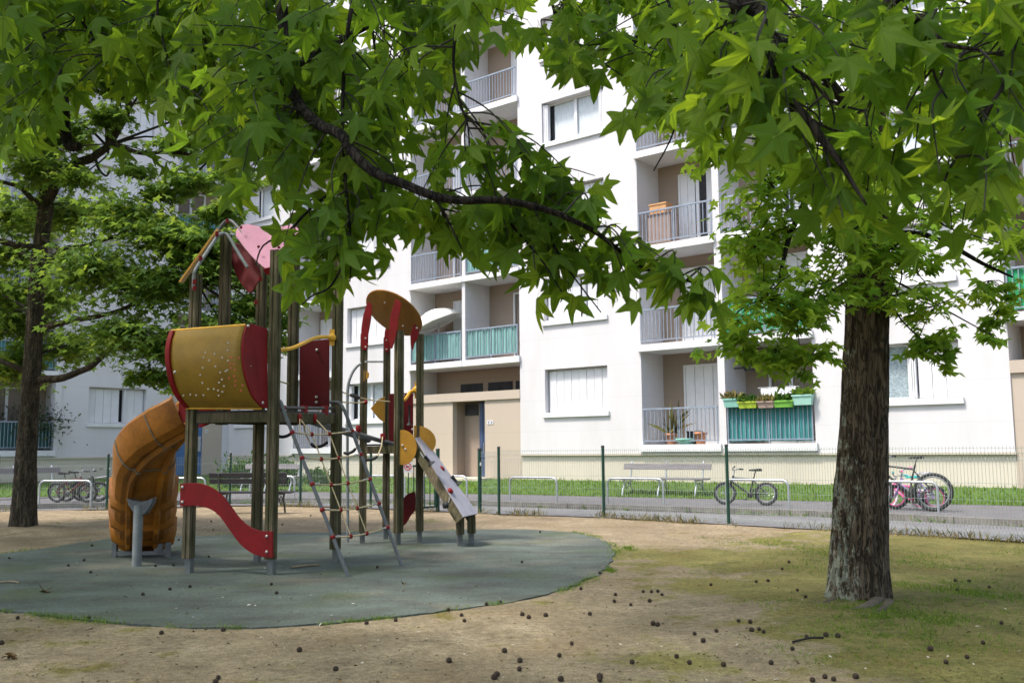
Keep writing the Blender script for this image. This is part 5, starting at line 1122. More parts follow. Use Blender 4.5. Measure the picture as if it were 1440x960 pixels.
# ------------------------------------------------------------------ bicycles (local x = forward)
def make_bike(R, base, label, frame='black', tyre='rubber', rim='tube_metal', grip='rubber', seat='black', seat_h=None, basket=None, thick=.018, group='bicycles parked at the hoops', turn=.15):
    e = empty('bicycle', (0, 0, 0), label, 'bicycle', group); seat_h = seat_h or R*2.5
    rx, fx = -base/2, base/2; tr = R*.085 if R > .3 else R*.115
    for cx_, tn in ((rx, 0), (fx, turn)):
        Rm = Matrix.Rotation(tn, 3, 'Z'); c = Vector((cx_, 0, R)); K = 32
        ring = lambda rr, r, n: MB().tube([c + Rm @ Vector((rr*math.cos(2*PI*k/K), 0, rr*math.sin(2*PI*k/K))) for k in range(K+1)], r, n, cap=False)
        wh = MB().lathe(c, [(.02, -.045), (.026, -.03), (.018, 0), (.026, .03), (.02, .045)], 10, axis=Rm @ Vector((0, 1, 0))).build('wheel', 'chrome', e)
        ring(R-tr, tr, 8).build('tyre', tyre, wh); ring(R-tr*2.4, tr*.55, 6).build('rim', rim, wh)
        sb = MB()
        for k in range(20): a = 2*PI*k/20; sb.tube([c + Rm @ Vector((.02*math.cos(a+.6), .02*(-1)**k, .02*math.sin(a+.6))), c + Rm @ Vector(((R-2.4*tr)*math.cos(a), 0, (R-2.4*tr)*math.sin(a)))], .0016, 3, cap=False)
        sb.build('spokes', 'chrome', wh)
    bb = Vector((rx+base*.40, 0, R*.92)); st = Vector((rx+base*.29, 0, seat_h-.12)); hd = Vector((fx-base*.20, 0, R*2.35)); hb = Vector((fx-base*.155, 0, R*2.05))
    fb = MB(); fb.tube([bb, st], thick, 8); fb.tube([bb, hb], thick*1.3, 8); fb.tube([st.lerp(bb, .15), hd], thick*1.1, 8); fb.tube([hd+Vector((-.01, 0, .04)), hb+Vector((.01, 0, -.03))], thick*1.4, 8)
    for s in (-1, 1): fb.tube([bb, (rx, s*.05, R)], thick*.7, 6); fb.tube([st.lerp(bb, .2), (rx, s*.05, R)], thick*.7, 6)
    fb.build('frame', frame, e)
    fk = MB()
    for s in (-1, 1): fk.tube([hb+Vector((.01, s*.03, -.03)), Vector((fx, 0, R)) + Vector((0, s*.045, 0))], thick*.8, 6)
    fk.build('fork', frame if frame != 'turq_paint' else 'white_tyre', e)
    h = MB(); top = hd+Vector((-.03, 0, .16)); h.tube([hd, top], thick*.8, 8); h.tube(smooth_path([top+Vector((-.08, -.28, .05)), top+Vector((0, -.12, .03)), top+Vector((.03, 0, 0)), top+Vector((0, .12, .03)), top+Vector((-.08, .28, .05))], 4), .012, 8); hbo = h.build('handlebar', 'galv', e)
    gb = MB()
    for s in (-1, 1): gb.tube([top+Vector((-.09, s*.29, .05)), top+Vector((-.05, s*.19, .045))], .018, 8)
    gb.build('grip', grip, hbo)
    sbm = MB(); sp = Vector((st.x-.03, 0, seat_h)); sbm.tube([st, sp], thick*.7, 8)
    sbm.hexa([sp+Vector(q) for q in ((-.12, -.07, 0), (.14, -.015, 0), (.14, .015, 0), (-.12, .07, 0), (-.13, -.075, .05), (.15, -.014, .03), (.15, .014, .03), (-.13, .075, .05))]); sbm.build('saddle', seat, e, bevel=.012)
    cb = MB(); K = 20; cb.lathe(bb, [(.02, -.05), (R*.28, -.052), (R*.28, -.046), (.02, -.045)], 20, axis=(0, 1, 0)); cb.tube([bb+Vector((0, -.06, 0)), bb+Vector((.12, -.07, -.10))], .010, 6); cb.tube([bb+Vector((0, .06, 0)), bb+Vector((-.12, .07, .10))], .010, 6); cb.box(bb+Vector((.12, -.11, -.10)), (.08, .08, .02)); cb.box(bb+Vector((-.12, .11, .10)), (.08, .08, .02))
    cb.tube([bb+Vector((0, -.048, R*.27)), Vector((rx, -.048, R+.04))], .006, 4); cb.tube([bb+Vector((0, -.048, -R*.27)), Vector((rx, -.048, R-.04))], .006, 4)
    cb.build('crank', 'dark_metal', e)
    return e
def face(p, q): return math.atan2(q[1]-p[1], q[0]-p[0])
fwd = math.atan2(.62, -.80)
place(make_bike(.245, .89, 'small black bicycle with low frame leaning at a hoop beside a green fence post', 'black', seat='black', seat_h=.72), 4.93, 20.6, .12, math.radians(150)).rotation_euler = (math.radians(7), 0, math.radians(150))
b2 = place(make_bike(.36, 1.08, 'large black mountain bicycle right of the big tree trunk', 'black', seat_h=.98), 7.42, 18.45, .12, 0); b2.rotation_euler = (math.radians(6), 0, math.radians(143))
b3 = place(make_bike(.20, .66, 'pink and turquoise child bicycle with white tyres behind the large black bicycle', 'pink_paint', tyre='white_tyre', rim='pink_paint', grip='turq_paint', seat='turq_paint', seat_h=.60), 7.62, 18.95, .12, 0); b3.rotation_euler = (math.radians(8), 0, math.radians(130))
b4 = place(make_bike(.24, .74, 'lilac child bicycle with pink fork behind the rear wheel of the large black bicycle', M.setdefault('lilac', plain('lilac_paint', (.45, .35, .65), .4, .1)), tyre='rubber', rim='pink_paint', grip='pink_paint', seat='white_tyre', seat_h=.68), 7.72, 18.62, .12, 0); b4.rotation_euler = (math.radians(-6), 0, math.radians(140))
b5 = place(make_bike(.255, .82, 'maroon bicycle in front of two others at the far left hoop', 'red_frame', seat_h=.70), -10.95, 24.05, .12, 0); b5.rotation_euler = (math.radians(6), 0, math.radians(-8))
b6 = place(make_bike(.255, .84, 'black bicycle in the middle of the three at far left', 'black', seat_h=.72), -10.85, 24.4, .12, 0); b6.rotation_euler = (math.radians(5), 0, math.radians(-3))
b7 = place(make_bike(.265, .86, 'grey bicycle furthest from the fence in the far left group', M.setdefault('grey_frame', plain('grey_frame', (.25, .25, .27), .4, .1)), seat_h=.74), -10.6, 24.75, .12, 0); b7.rotation_euler = (math.radians(4), 0, math.radians(4))
# ------------------------------------------------------------------ trees
STAR, MID, SIMPLE = star_leaf(True), star_leaf(False), simple_leaf()
def trunk(name, pts, rad, mt, parent, n=40, rough=.05, flare=0., seed=0, step=6):
    P = smooth_path(pts, step); R = [rad[0]]*0; m_ = len(pts)-1
    for i in range(len(P)):
        t = i/step; k = min(int(t), m_-1); f = t-k; R.append(rad[k]*(1-f)+rad[k+1]*f)
    mb = MB(); vs = []; L = 0
    for i, p in enumerate(P):
        t = (P[min(i+1, len(P)-1)]-P[max(i-1, 0)]).normalized(); a = Vector((1, 0, 0)) - t*t.x; a.normalize(); b = t.cross(a)
        for k in range(n):
            th = 2*PI*k/n; d = a*math.cos(th)+b*math.sin(th)
            q = Vector((math.cos(th)*2.2+seed, math.sin(th)*2.2, p.z*.7)); r = R[i]*(1+rough*noise.fractal(q*1.5, 1, 2, 3)-rough*.3)
            rid = 1-2.2*abs(noise.noise(Vector((math.cos(th)*7.5+seed+.5*noise.noise(p*2), math.sin(th)*7.5, p.z*1.15)))); r += R[i]*rough*1.0*(rid-.4)
            if flare and p.z < flare: r *= 1+.16*((1-p.z/flare)**2)*(.6+.9*max(0, noise.noise(Vector((math.cos(th)*1.3+seed, math.sin(th)*1.3, 5)))))
            vs.append(p+d*r)
    N = len(P); mb.add(vs, [(i*n+k, i*n+(k+1) % n, (i+1)*n+(k+1) % n, (i+1)*n+k) for i in range(N-1) for k in range(n)], True)
    mb.add(vs[-n:], [tuple(range(n))])
    return mb.build(name, mt, parent)
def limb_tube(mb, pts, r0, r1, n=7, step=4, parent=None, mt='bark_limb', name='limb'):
    own = mb is None
    if own: mb = MB()
    P = smooth_path(pts, step); N = len(P); mb.tube([p + Vector((noise.noise(p*3.1), noise.noise(p*3.1+Vector((9, 0, 0))), noise.noise(p*3.1+Vector((0, 9, 0)))))*r0*.5 for p in P], [r0+(r1-r0)*i/(N-1) for i in range(N)], n)
    if own: mb.build(name, mt, parent)
    return P
class Leaves:
    def __init__(s): s.p = []; s.m = []; s.n = []; s.s = []; s.t = []
    def add(s, p, m, n, sz, t=None): s.p.append(tuple(p)); s.m.append(tuple(m)); s.n.append(tuple(n)); s.s.append(sz); s.t.append(random.random() if t is None else t)
    def build(s, name, mt, tm, parent, droop=.35, stalk=0, fold=.25):
        return foliage(name, mt, np.array(s.p), np.array(s.m), np.array(s.n), np.array(s.s), tm, droop, stalk, parent, fold, np.array(s.t))
def rv(): return Vector((random.gauss(0, 1), random.gauss(0, 1), random.gauss(0, 1)))
def in_frame(p, mx=30):
    v = Vector(p)-CAM
    if v.dot(_F) < .2: return False
    x, y = proj(p); return -mx < x < 1440+mx and -mx < y < 960+mx
def hang_leaf(L, p, d, sz, t=None, up=.5):
    h = Vector((d.x, d.y, 0)); h = h.normalized() if h.length > 1e-3 else Vector((1, 0, 0))
    m = h*random.uniform(.05, .75) + rv()*.30 + Vector((0, 0, -random.uniform(.45, 1.15)))
    n = Vector((0, 0, 1))*up*random.uniform(.2, 1.3) + rv()*.6 + h*random.uniform(.1, .9) - _F*.45
    L.add(p, m, n, sz, t)
def near_cluster(L, tw, poly, Y0, Y1, limbs, ntw, per, u, accept=None, tlo=.0, thi=1.):
    xs_ = [q[0] for q in poly]; ys_ = [q[1] for q in poly]; made = 0; tries = 0
    S_ = [p for l in limbs for p in l]
    while made < ntw and tries < ntw*30:
        tries += 1; px, py = random.uniform(min(xs_), max(xs_)), random.uniform(min(ys_), max(ys_))
        if not in_poly(px, py, poly): continue
        Y = random.uniform(Y0, Y1); e = W(px, py, Y)
        c = sorted(S_, key=lambda p: (p-(e+Vector((0, 0, .22)))).length)[:6]; s = random.choice(c)
        if (s-e).length > .55: 
            s = e + (s-e).normalized()*random.uniform(.3, .5) + Vector((0, 0, random.uniform(.0, .18)))
        mid = s.lerp(e, .5) + Vector((random.gauss(0, .03), random.gauss(0, .03), .05))
        P = smooth_path([s, mid, e], 5); tw.tube(P, [.0035-.0022*i/(len(P)-1) for i in range(len(P))], 5, cap=False)
        made += 1; dirn = (e-s).normalized(); k = per+random.choice((-1, 0, 1))
        tint = random.uniform(tlo, thi)
        for i in range(max(2, k)):
            f = .35+.65*(i+1)/k if k else 1; f = min(1, f); q = P[min(len(P)-1, int(f*(len(P)-1)))]
            sd = dirn.cross(Vector((0, 0, 1))); sd = sd*(1 if i % 2 else -1)
            hang_leaf(L, q + rv()*.008, dirn*.6+sd*.9+rv()*.3, u*random.uniform(.72, 1.18), min(1, max(0, tint+random.gauss(0, .14))))
def clump(L, tw, c, r, n, u, hub=None, flat=.55, t0=.5, keep=None, dens_r=None):
    """a bough end: several flat sprays of leaves round a centre"""
    c = Vector(c)
    if hub is not None: tw.tube(smooth_path([hub, hub.lerp(c, .55)+Vector((0, 0, r*.1)), c], 4), [r*.035+.006, .02, .015, .012, .010, .008, .007, .006, .005], 5, cap=False)
    k = max(3, n//14)
    for s in range(k):
        d = rv(); d.z *= flat; q = c + d*r*.55
        tw.tube([c, c.lerp(q, .5)+Vector((0, 0, .03)), q], [.007, .005, .002], 3, cap=False)
        tt = min(1, max(0, t0+random.gauss(0, .22))); dirn = (q-c).normalized() if (q-c).length > 1e-4 else Vector((1, 0, 0))
        for i in range(n//k):
            p = c.lerp(q, random.uniform(.3, 1.1)) + Vector((random.gauss(0, r*.2), random.gauss(0, r*.2), random.gauss(0, r*.10)))
            if keep and not keep(p): continue
            h = Vector((dirn.x, dirn.y, 0)) + rv()*.8; h.z = 0; h = h.normalized() if h.length > .01 else Vector((1, 0, 0))
            m = h + Vector((0, 0, random.uniform(-.75, .05))); nn = Vector((random.gauss(0, .42), random.gauss(0, .42), 1))
            L.add(p, m, nn, u*random.uniform(.65, 1.2), min(1, max(0, tt+random.gauss(0, .12))))
# ---- right-hand tree with the visible trunk
YR = 8.66
rt = empty('liquidambar_tree', (RT_B.x, YR, 0), 'star-leaved tree with a thick lichen-spotted trunk standing right of the playground', 'tree', 'trees around the playground')
tp = [W(1206, 868, YR), W(1206.5, 842, YR), W(1209, 760, YR), W(1211, 690, YR), W(1215, 580, YR), W(1219, 460, YR), W(1222, 330, YR), W(1222, 200, YR+.05), W(1218, 60, YR+.1), W(1215, -120, YR+.2), W(1220, -420, YR+.3), W(1225, -800, YR+.4)]
trunk('trunk', tp, [.27, .265, .240, .224, .202, .187, .175, .155, .13, .11, .09, .05], 'bark_lichen', rt, 128, .075, .45, 3.1, 14)
# surface roots
M['root'] = plain('root_bark', (.125, .095, .068), .95, .35, 9, fine=.35, bmp=.5)
for pts, r0, r1 in (((1236, 846, 1222, 856, 1196, 860, 1170, 856, 1150, 852, 1120, 852), .075, .02), ((1250, 850, 1240, 860, 1210, 866, 1190, 872), .06, .015), ((1175, 846, 1160, 850, 1135, 850), .06, .02)):
    limb_tube(None, [Vector((q.x, q.y, ground_h(q.x, q.y)-r0*.5)) for q in [G(pts[i], pts[i+1]) for i in range(0, len(pts), 2)]], r0, r1, 10, 4, rt, 'root', 'root')
L = Leaves(); tw = MB()
blobs = [(905, 70, 60, 7.2, 60), (965, 30, 70, 7.6, 70), (985, 125, 75, 7.4, 90), (930, 150, 50, 7.3, 50), (1000, 205, 60, 7.5, 70), (1085, 260, 75, 7.8, 100), (1060, 345, 58, 7.9, 80), (1110, 330, 60, 8.2, 80), (1075, 420, 62, 7.8, 100), (1120, 450, 55, 8.0, 80), (1045, 478, 42, 7.9, 55), (1095, 492, 40, 7.9, 50), (1140, 500, 36, 7.8, 40), (1160, 400, 62, 8.1, 80), (1190, 330, 80, 8.0, 110), (1255, 350, 70, 8.0, 90), (1215, 405, 38, 8.1, 30), (1262, 415, 40, 7.9, 34), (1300, 280, 80, 8.4, 100), (1290, 385, 40, 8.3, 24), (1315, 430, 45, 8.3, 46), (1312, 480, 36, 8.2, 44), (1325, 505, 24, 8.2, 22), (1390, 395, 42, 8.3, 34), (1405, 435, 38, 8.2, 34), (1395, 475, 22, 8.1, 14), (1400, 310, 75, 8.6, 90), (1200, 150, 95, 9.0, 110), (1350, 140, 100, 8.8, 110), (1130, 60, 100, 8.8, 120), (1060, 130, 80, 8.2, 90), (1425, 350, 40, 8.1, 40), (1260, 60, 90, 8.6, 90), (1050, 30, 70, 8.3, 80), (1430, 60, 80, 9, 60), (840, 30, 40, 7.0, 40), (1155, 250, 70, 7.8, 80)]
hubs = [W(1220, y, YR) for y in (410, 330, 250, 160, 60, -60)]
for px, py, r, Y, n in blobs:
    c = W(px, py, Y); hub = min(hubs, key=lambda h: abs(h.z-c.z-.15)+.15*(h-c).length)
    if random.random() < .5: tw.tube(smooth_path([hub, hub.lerp(c, .3)+Vector((random.gauss(0, .12), random.gauss(0, .12), .22)), hub.lerp(c, .7)+Vector((random.gauss(0, .12), random.gauss(0, .12), .16)), c+Vector((0, 0, .02))], 4), [.016-.001*i for i in range(13)], 5)
    clump(L, tw, c, r/FPX*Y*1.05, int(n*2.3), .080, None, .8, .68)
limb_tube(None, [W(1222, 300, YR), W(1160, 250, 8.2), W(1110, 330, 8.0), W(1090, 420, 7.9)], .05, .01, 7, 4, rt); limb_tube(None, [W(1222, 190, YR), W(1120, 70, 8.0), W(960, 15, 7.3), W(895, 55, 7.1), W(885, 90, 7.1)], .055, .012, 7, 4, rt)
limb_tube(None, [W(1222, 330, YR), W(1300, 330, 8.4), W(1380, 370, 8.3), W(1425, 390, 8.2)], .035, .008, 6, 4, rt)
random.seed(21)
for _ in range(70):
    c = Vector((2.9, 8.8, 8.6)) + Vector((random.uniform(-1, 1)*4.0, random.uniform(-1, 1)*4.0, random.uniform(-1, 1)*3.2))
    if in_frame(c, 120): continue
    clump(L, tw, c, 1.0, 46, .12, None, .5, .5, lambda p: not in_frame(p))
L.build('crown', 'leaf_mid', MID, rt, .45, .35); tag(tw.build('twigs', 'twig', rt), kind='stuff')
# ---- left-hand tree in the middle distance
YL = 16.9
lt = empty('liquidambar_tree', (LT_B.x, YL, 0), 'leafy tree with slender leaning trunk at the left behind the orange slide', 'tree', 'trees around the playground')
tp = [W(31, 758, YL), W(32, 744, YL), W(37, 640, YL), W(42, 555, YL), (W(46, 507, YL)), W(49, 453, YL), W(52.5, 387, YL), W(58, 337, YL), W(64, 295, YL), W(66, 220, YL), W(70, 100, YL), W(75, -60, YL), W(78, -300, YL)]
trunk('trunk', tp, [.235, .215, .172, .155, .148, .14, .132, .128, .135, .10, .08, .06, .03], 'bark', lt, 40, .06, .55, 8.7, 7)
mb = MB(); 
for pts, r0, r1 in (([(50, 536, YL), (75, 533, 16.8), (104, 527, 16.7), (128, 514, 16.6), (148, 495, 16.5), (170, 487, 16.4), (215, 476, 16.2), (260, 462, 16)], .075, .03), ([(64, 290, YL), (84, 250, 16.7), (108, 232, 16.6), (132, 222, 16.5), (156, 200, 16.4), (170, 178, 16.3), (182, 140, 16.2)], .095, .05), ([(160, 200, 16.4), (180, 210, 16.3), (205, 216, 16.2), (240, 214, 16.1), (285, 222, 16.0), (330, 235, 15.8)], .05, .02), ([(60, 375, YL), (90, 352, 16.6), (125, 345, 16.5), (170, 330, 16.2)], .06, .03), ([(52, 350, YL), (30, 345, 16.6), (0, 340, 16.4)], .07, .05), ([(60, 290, YL), (45, 280, 16.7), (25, 262, 16.6), (0, 255, 16.5)], .06, .03), ([(48, 470, YL), (80, 455, 16.7), (130, 445, 16.5), (165, 438, 16.3), (200, 420, 16.2)], .06, .03), ([(42, 525, YL), (22, 515, 16.8), (0, 507, 16.8)], .06, .04), ([(56, 330, YL), (100, 360, 16.4), (180, 380, 16), (300, 400, 15.5)], .05, .02), ([(134, 222, 16.5), (140, 240, 16.3), (150, 248, 16.2), (155, 240, 16.1)], .03, .015), ([(80, 100, YL), (140, 130, 16.4), (200, 110, 16)], .05, .02)):
    limb_tube(None, [W(*q) for q in pts], r0, r1, 8, 4, lt, 'bark')
L = Leaves(); tw = MB()
blobs = [(25, 90, 80, 16.5, 150), (95, 185, 48, 16.2, 90), (150, 165, 34, 16.1, 60), (20, 300, 75, 16.0, 150), (95, 300, 60, 15.9, 130), (175, 300, 58, 15.8, 130), (235, 330, 58, 15.6, 130), (275, 350, 50, 15.5, 110), (130, 380, 78, 15.9, 170), (60, 420, 70, 15.9, 140), (215, 405, 72, 15.7, 170), (300, 380, 58, 15.5, 130), (170, 470, 62, 15.8, 150), (250, 490, 58, 15.6, 140), (320, 465, 58, 15.5, 130), (365, 430, 46, 15.5, 80), (292, 535, 32, 15.6, 50), (215, 530, 34, 15.8, 50), (15, 520, 45, 16.2, 70), (388, 480, 26, 15.5, 30), (400, 455, 24, 15.4, 26), (225, 270, 36, 15.9, 55), (55, 235, 52, 16.2, 90), (5, 190, 60, 16.3, 110), (20, 455, 60, 16, 100), (340, 500, 36, 15.5, 55), (110, 250, 34, 16, 50), (190, 240, 26, 16, 26), (150, 120, 38, 16.2, 50), (250, 545, 22, 15.6, 26), (100, 490, 48, 15.9, 80), (160, 60, 60, 16.3, 90), (250, 40, 70, 16.2, 110), (280, 340, 40, 15.4, 70), (330, 350, 46, 15.4, 80), (380, 400, 36, 15.4, 60), (310, 300, 36, 15.5, 50), (20, 30, 70, 16.5, 120), (90, 40, 70, 16.4, 110), (10, 360, 50, 16, 90), (60, 150, 40, 16.2, 60), (255, 200, 38, 16, 50), (275, 255, 42, 15.8, 60), (300, 150, 45, 16, 60), (200, 120, 36, 16.2, 40), (330, 250, 40, 15.6, 50), (40, 500, 40, 17.6, 60), (5, 420, 50, 16.4, 80)]
hubs = [p for p in [W(45, 500, YL), W(50, 440, YL), W(55, 370, YL), W(64, 290, YL), W(66, 220, YL), W(70, 100, YL), W(150, 205, 16.4), W(148, 495, 16.5), W(215, 476, 16.2), W(170, 335, 16.2), W(200, 420, 16.2), W(180, 380, 16), W(280, 398, 15.6)]]
for px, py, r, Y, n in blobs:
    if px < 110 and 240 < py < 540: Y = 17.5+random.random()*.6
    c = W(px, py, Y); hub = min(hubs, key=lambda h: (h-c).length); tw.tube(smooth_path([hub, hub.lerp(c, .5)+Vector((random.gauss(0, .15), random.gauss(0, .15), .15)), c], 4), [.028-.0025*i for i in range(9)], 5)
    clump(L, tw, c, r/FPX*Y*1.05, int(n*8.0), .098, None, .42, .5)
random.seed(31)
for _ in range(46):
    c = Vector((-8.2, 16.8, 10.5)) + Vector((random.uniform(-1, 1)*4.8, random.uniform(-1, 1)*4.5, random.uniform(-1, 1)*3.6))
    if in_frame(c, 100) or c.z < 5.5: continue
    clump(L, tw, c, 1.1, 60, .13, None, .45, .5, lambda p: not in_frame(p))
for _ in range(90):  # unseen boughs added outside the view to shade the ground at left
    c = Vector((-10.6, 14.6, 7.8)) + Vector((random.uniform(-1, 1)*3.8, random.uniform(-1, 1)*3.2, random.uniform(-1, 1)*2.8))
    if in_frame(c, 110): continue
    clump(L, tw, c, 1.1, 60, .13, None, .45, .5, lambda p: not in_frame(p))
L.build('crown', 'leaf_far', SIMPLE, lt, .45); tag(tw.build('twigs', 'twig', lt), kind='stuff')
# ---- overhanging tree A (trunk left of the viewer): the branch across the middle of the view
ta = empty('liquidambar_tree', (-5.0, 3.6, 0), 'tree whose long dark branch with large star leaves hangs across the middle of the view', 'tree', 'trees around the playground')
trunk('trunk', [(-5, 3.6, -.1), (-5, 3.6, .2), (-4.98, 3.62, 1.5), (-4.95, 3.65, 3.2), (-4.9, 3.7, 5), (-4.9, 3.8, 8), (-4.8, 3.9, 11)], [.30, .29, .25, .22, .19, .13, .05], 'bark', ta, 32, .06, .5, 1.3)
YA = 3.0
mainp = [W(392, -70, 3.25), W(395, 0, 3.05), W(401, 60, 3.0), W(404, 108, 2.95), W(424, 150, 2.85), W(452, 178, 2.75), W(482, 193, 2.68), W(502, 222, 2.64), W(530, 244, 2.62), W(562, 256, 2.60), W(610, 277, 2.58), W(650, 284, 2.58), W(700, 283, 2.58), W(745, 290, 2.6), W(790, 304, 2.62)]
mb = MB(); lmbs = []
LBP = ta
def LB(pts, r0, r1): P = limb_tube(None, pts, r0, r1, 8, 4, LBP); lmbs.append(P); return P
LB([Vector((-4.9, 3.7, 3.9)), Vector((-3.6, 3.7, 4.3)), Vector((-2.0, 3.5, 4.0))] + mainp[:1], .075, .021); LB(mainp, .021, .009)
LB([W(*q) for q in ((790, 304, 2.62), (828, 322, 2.66), (862, 346, 2.82), (898, 374, 2.8), (940, 388, 2.78), (985, 398, 2.76))], .009, .003)
LB([W(*q) for q in ((402, 100, 3.1), (470, 60, 3.2), (540, 20, 3.3), (600, -30, 3.4))], .014, .010)
LB([W(*q) for q in ((700, 284, 2.9), (715, 310, 2.85), (740, 340, 2.8), (765, 370, 2.78), (790, 410, 2.76))], .005, .002)
LB([W(*q) for q in ((610, 277, 2.92), (625, 300, 2.85), (640, 330, 2.8), (650, 350, 2.78))], .005, .002)
LB([W(*q) for q in ((640, -30, 2.7), (640, 40, 2.7), (637, 90, 2.7), (645, 140, 2.7), (658, 180, 2.7), (660, 235, 2.72))], .006, .002)
LB([W(*q) for q in ((500, -20, 2.8), (486, 60, 2.8), (482, 150, 2.8), (484, 230, 2.8), (490, 300, 2.78), (494, 345, 2.76), (492, 395, 2.75))], .0075, .002)
LB([W(*q) for q in ((494, 330, 2.76), (486, 355, 2.74), (478, 380, 2.72), (462, 405, 2.7), (440, 415, 2.68), (425, 428, 2.66))], .005, .002)
LB([W(*q) for q in ((510, 215, 2.96), (480, 258, 2.9), (440, 290, 2.85), (405, 325, 2.8), (370, 345, 2.78), (360, 372, 2.76))], .006, .002)
LB([W(*q) for q in ((745, 290, 2.88), (770, 330, 2.84), (800, 380, 2.8), (845, 440, 2.78))], .005, .002)
LB([W(*q) for q in ((404, 108, 3.1), (360, 150, 3.2), (320, 200, 3.3), (280, 240, 3.3))], .009, .003)
LB([Vector((-4.9, 3.7, 4.2)), Vector((-3.4, 4.2, 4.4)), W(30, -60, 4.2), W(53, 0, 4.1), W(58, 50, 4.0), W(68, 77, 4.0), W(82, 108, 3.95), W(91, 140, 3.9), W(95, 175, 3.9), W(101, 203, 3.88), W(116, 205, 3.86)], .05, .018)
LB([W(*q) for q in ((64, 74, 4.0), (52, 98, 3.95), (48, 130, 3.9), (53, 178, 3.9))], .010, .005)
LB([W(*q) for q in ((80, -20, 3.6), (110, 25, 3.6), (140, 60, 3.55), (152, 78, 3.5))], .007, .003)
LB([W(*q) for q in ((226, -20, 3.4), (222, 20, 3.4), (236, 80, 3.35), (258, 128, 3.3))], .006, .002)
LB([W(*q) for q in ((280, -20, 3.4), (268, 40, 3.4), (275, 90, 3.35), (272, 120, 3.3))], .006, .002)
L = Leaves(); tw = MB(); random.seed(5)
center_hi = [(250, -40), (700, -40), (720, 30), (690, 95), (640, 120), (690, 200), (700, 240), (620, 270), (500, 250), (400, 280), (320, 230), (250, 170)]
center_lo = [(250, 180), (300, 150), (420, 190), (520, 250), (640, 285), (740, 270), (720, 330), (640, 372), (560, 365), (500, 350), (470, 300), (400, 280), (330, 265), (270, 245)]
hang = [(385, 330), (430, 300), (500, 330), (510, 375), (475, 400), (455, 425), (415, 420), (390, 380)]
right_lo = [(700, 300), (740, 215), (800, 205), (845, 245), (850, 310), (905, 350), (990, 385), (1020, 410), (1010, 440), (940, 425), (870, 415), (840, 430), (790, 420), (740, 395), (690, 365)]
topleft = [(-40, -40), (250, -40), (250, 90), (225, 165), (190, 120), (120, 85), (95, 120), (40, 185), (-30, 210)]
near_cluster(L, tw, center_hi, 2.6, 3.8, lmbs, 108, 5, .067)
near_cluster(L, tw, center_lo, 2.68, 3.3, lmbs, 52, 5, .066)
near_cluster(L, tw, hang, 2.65, 2.9, lmbs, 12, 4, .068)
near_cluster(L, tw, right_lo, 2.65, 2.95, lmbs, 42, 4, .067)
near_cluster(L, tw, topleft, 3.2, 4.4, lmbs, 105, 5, .080)
near_cluster(L, tw, [(195, 90), (330, 120), (340, 270), (270, 280), (230, 200)], 3.0, 4.2, lmbs, 16, 5, .070)
near_cluster(L, tw, [(640, -40), (760, -40), (750, 40), (700, 110), (690, 190), (640, 200)], 2.8, 3.4, lmbs, 10, 4, .074)
near_cluster(L, tw, [(-40, -40), (260, -40), (250, 60), (215, 110), (130, 90), (60, 150), (-30, 200)], 4.2, 6.5, lmbs, 120, 6, .082, tlo=.3)
near_cluster(L, tw, [(220, -40), (760, -40), (720, 60), (680, 110), (600, 160), (420, 200), (320, 200), (250, 130)], 3.8, 5.8, lmbs, 85, 6, .078, tlo=.3)
L.build('crown', 'leaf_near', STAR, ta, .85, .55, -.45)
random.seed(41); L2 = Leaves()
for _ in range(250):
    c = Vector((-4.2, 5.6, 8.8)) + Vector((random.uniform(-1, 1)*6.8, random.uniform(-1, 1)*5.3, random.uniform(-1, 1)*2.6))
    if in_frame(c, 150): continue
    clump(L2, tw, c, 1.1, 50, .135, None, .45, .5, lambda p: not in_frame(p))
L2.build('upper_crown', 'leaf_mid', SIMPLE, ta, .45); tag(tw.build('twigs', 'twig', ta), kind='stuff')
# ---- overhanging tree B (trunk right of the viewer): big blurred leaves at upper right
tb = empty('liquidambar_tree', (3.9, .9, 0), 'tree whose big close star leaves fill the upper right corner of the view', 'tree', 'trees around the playground')
trunk('trunk', [(3.9, .9, -.1), (3.9, .9, .2), (3.88, .92, 1.5), (3.85, .95, 3.0), (3.8, 1.0, 5), (3.8, 1.1, 8), (3.7, 1.2, 10)], [.28, .27, .23, .20, .17, .11, .05], 'bark', tb, 32, .06, .5, 6.6)
lmbs = []; LBP = tb
LB([Vector((3.85, .95, 2.9)), Vector((2.6, 1.5, 3.1)), Vector((1.4, 2.0, 2.85)), W(1062, -30, 2.2), W(1066, 20, 2.18), W(1070, 62, 2.16), W(1084, 108, 2.14), W(1108, 144, 2.12), W(1135, 170, 2.1), W(1158, 200, 2.08), W(1180, 228, 2.06), W(1200, 262, 2.05), W(1217, 288, 2.04)], .03, .0025)
LB([W(*q) for q in ((1080, 82, 2.15), (1105, 92, 2.12), (1140, 112, 2.1), (1165, 140, 2.08), (1200, 152, 2.06), (1220, 155, 2.05))], .005, .002)
LB([Vector((3.85, .95, 3.2)), Vector((2.5, 1.4, 3.2)), W(1310, -40, 2.1), W(1310, 30, 2.08), W(1313, 50, 2.06), W(1335, 64, 2.04), (W(1378, 70, 2.02))], .022, .003)
LB([W(*q) for q in ((1310, 40, 2.06), (1309, 80, 2.05), (1316, 110, 2.04), (1332, 138, 2.03))], .005, .002)
LB([W(*q) for q in ((1440, 20, 2.2), (1424, 70, 2.18), (1414, 112, 2.15), (1385, 160, 2.12), (1352, 210, 2.1), (1330, 250, 2.08), (1325, 285, 2.06))], .0065, .002)
LB([W(*q) for q in ((1140, 168, 2.1), (1180, 185, 2.1), (1225, 180, 2.1))], .004, .002)
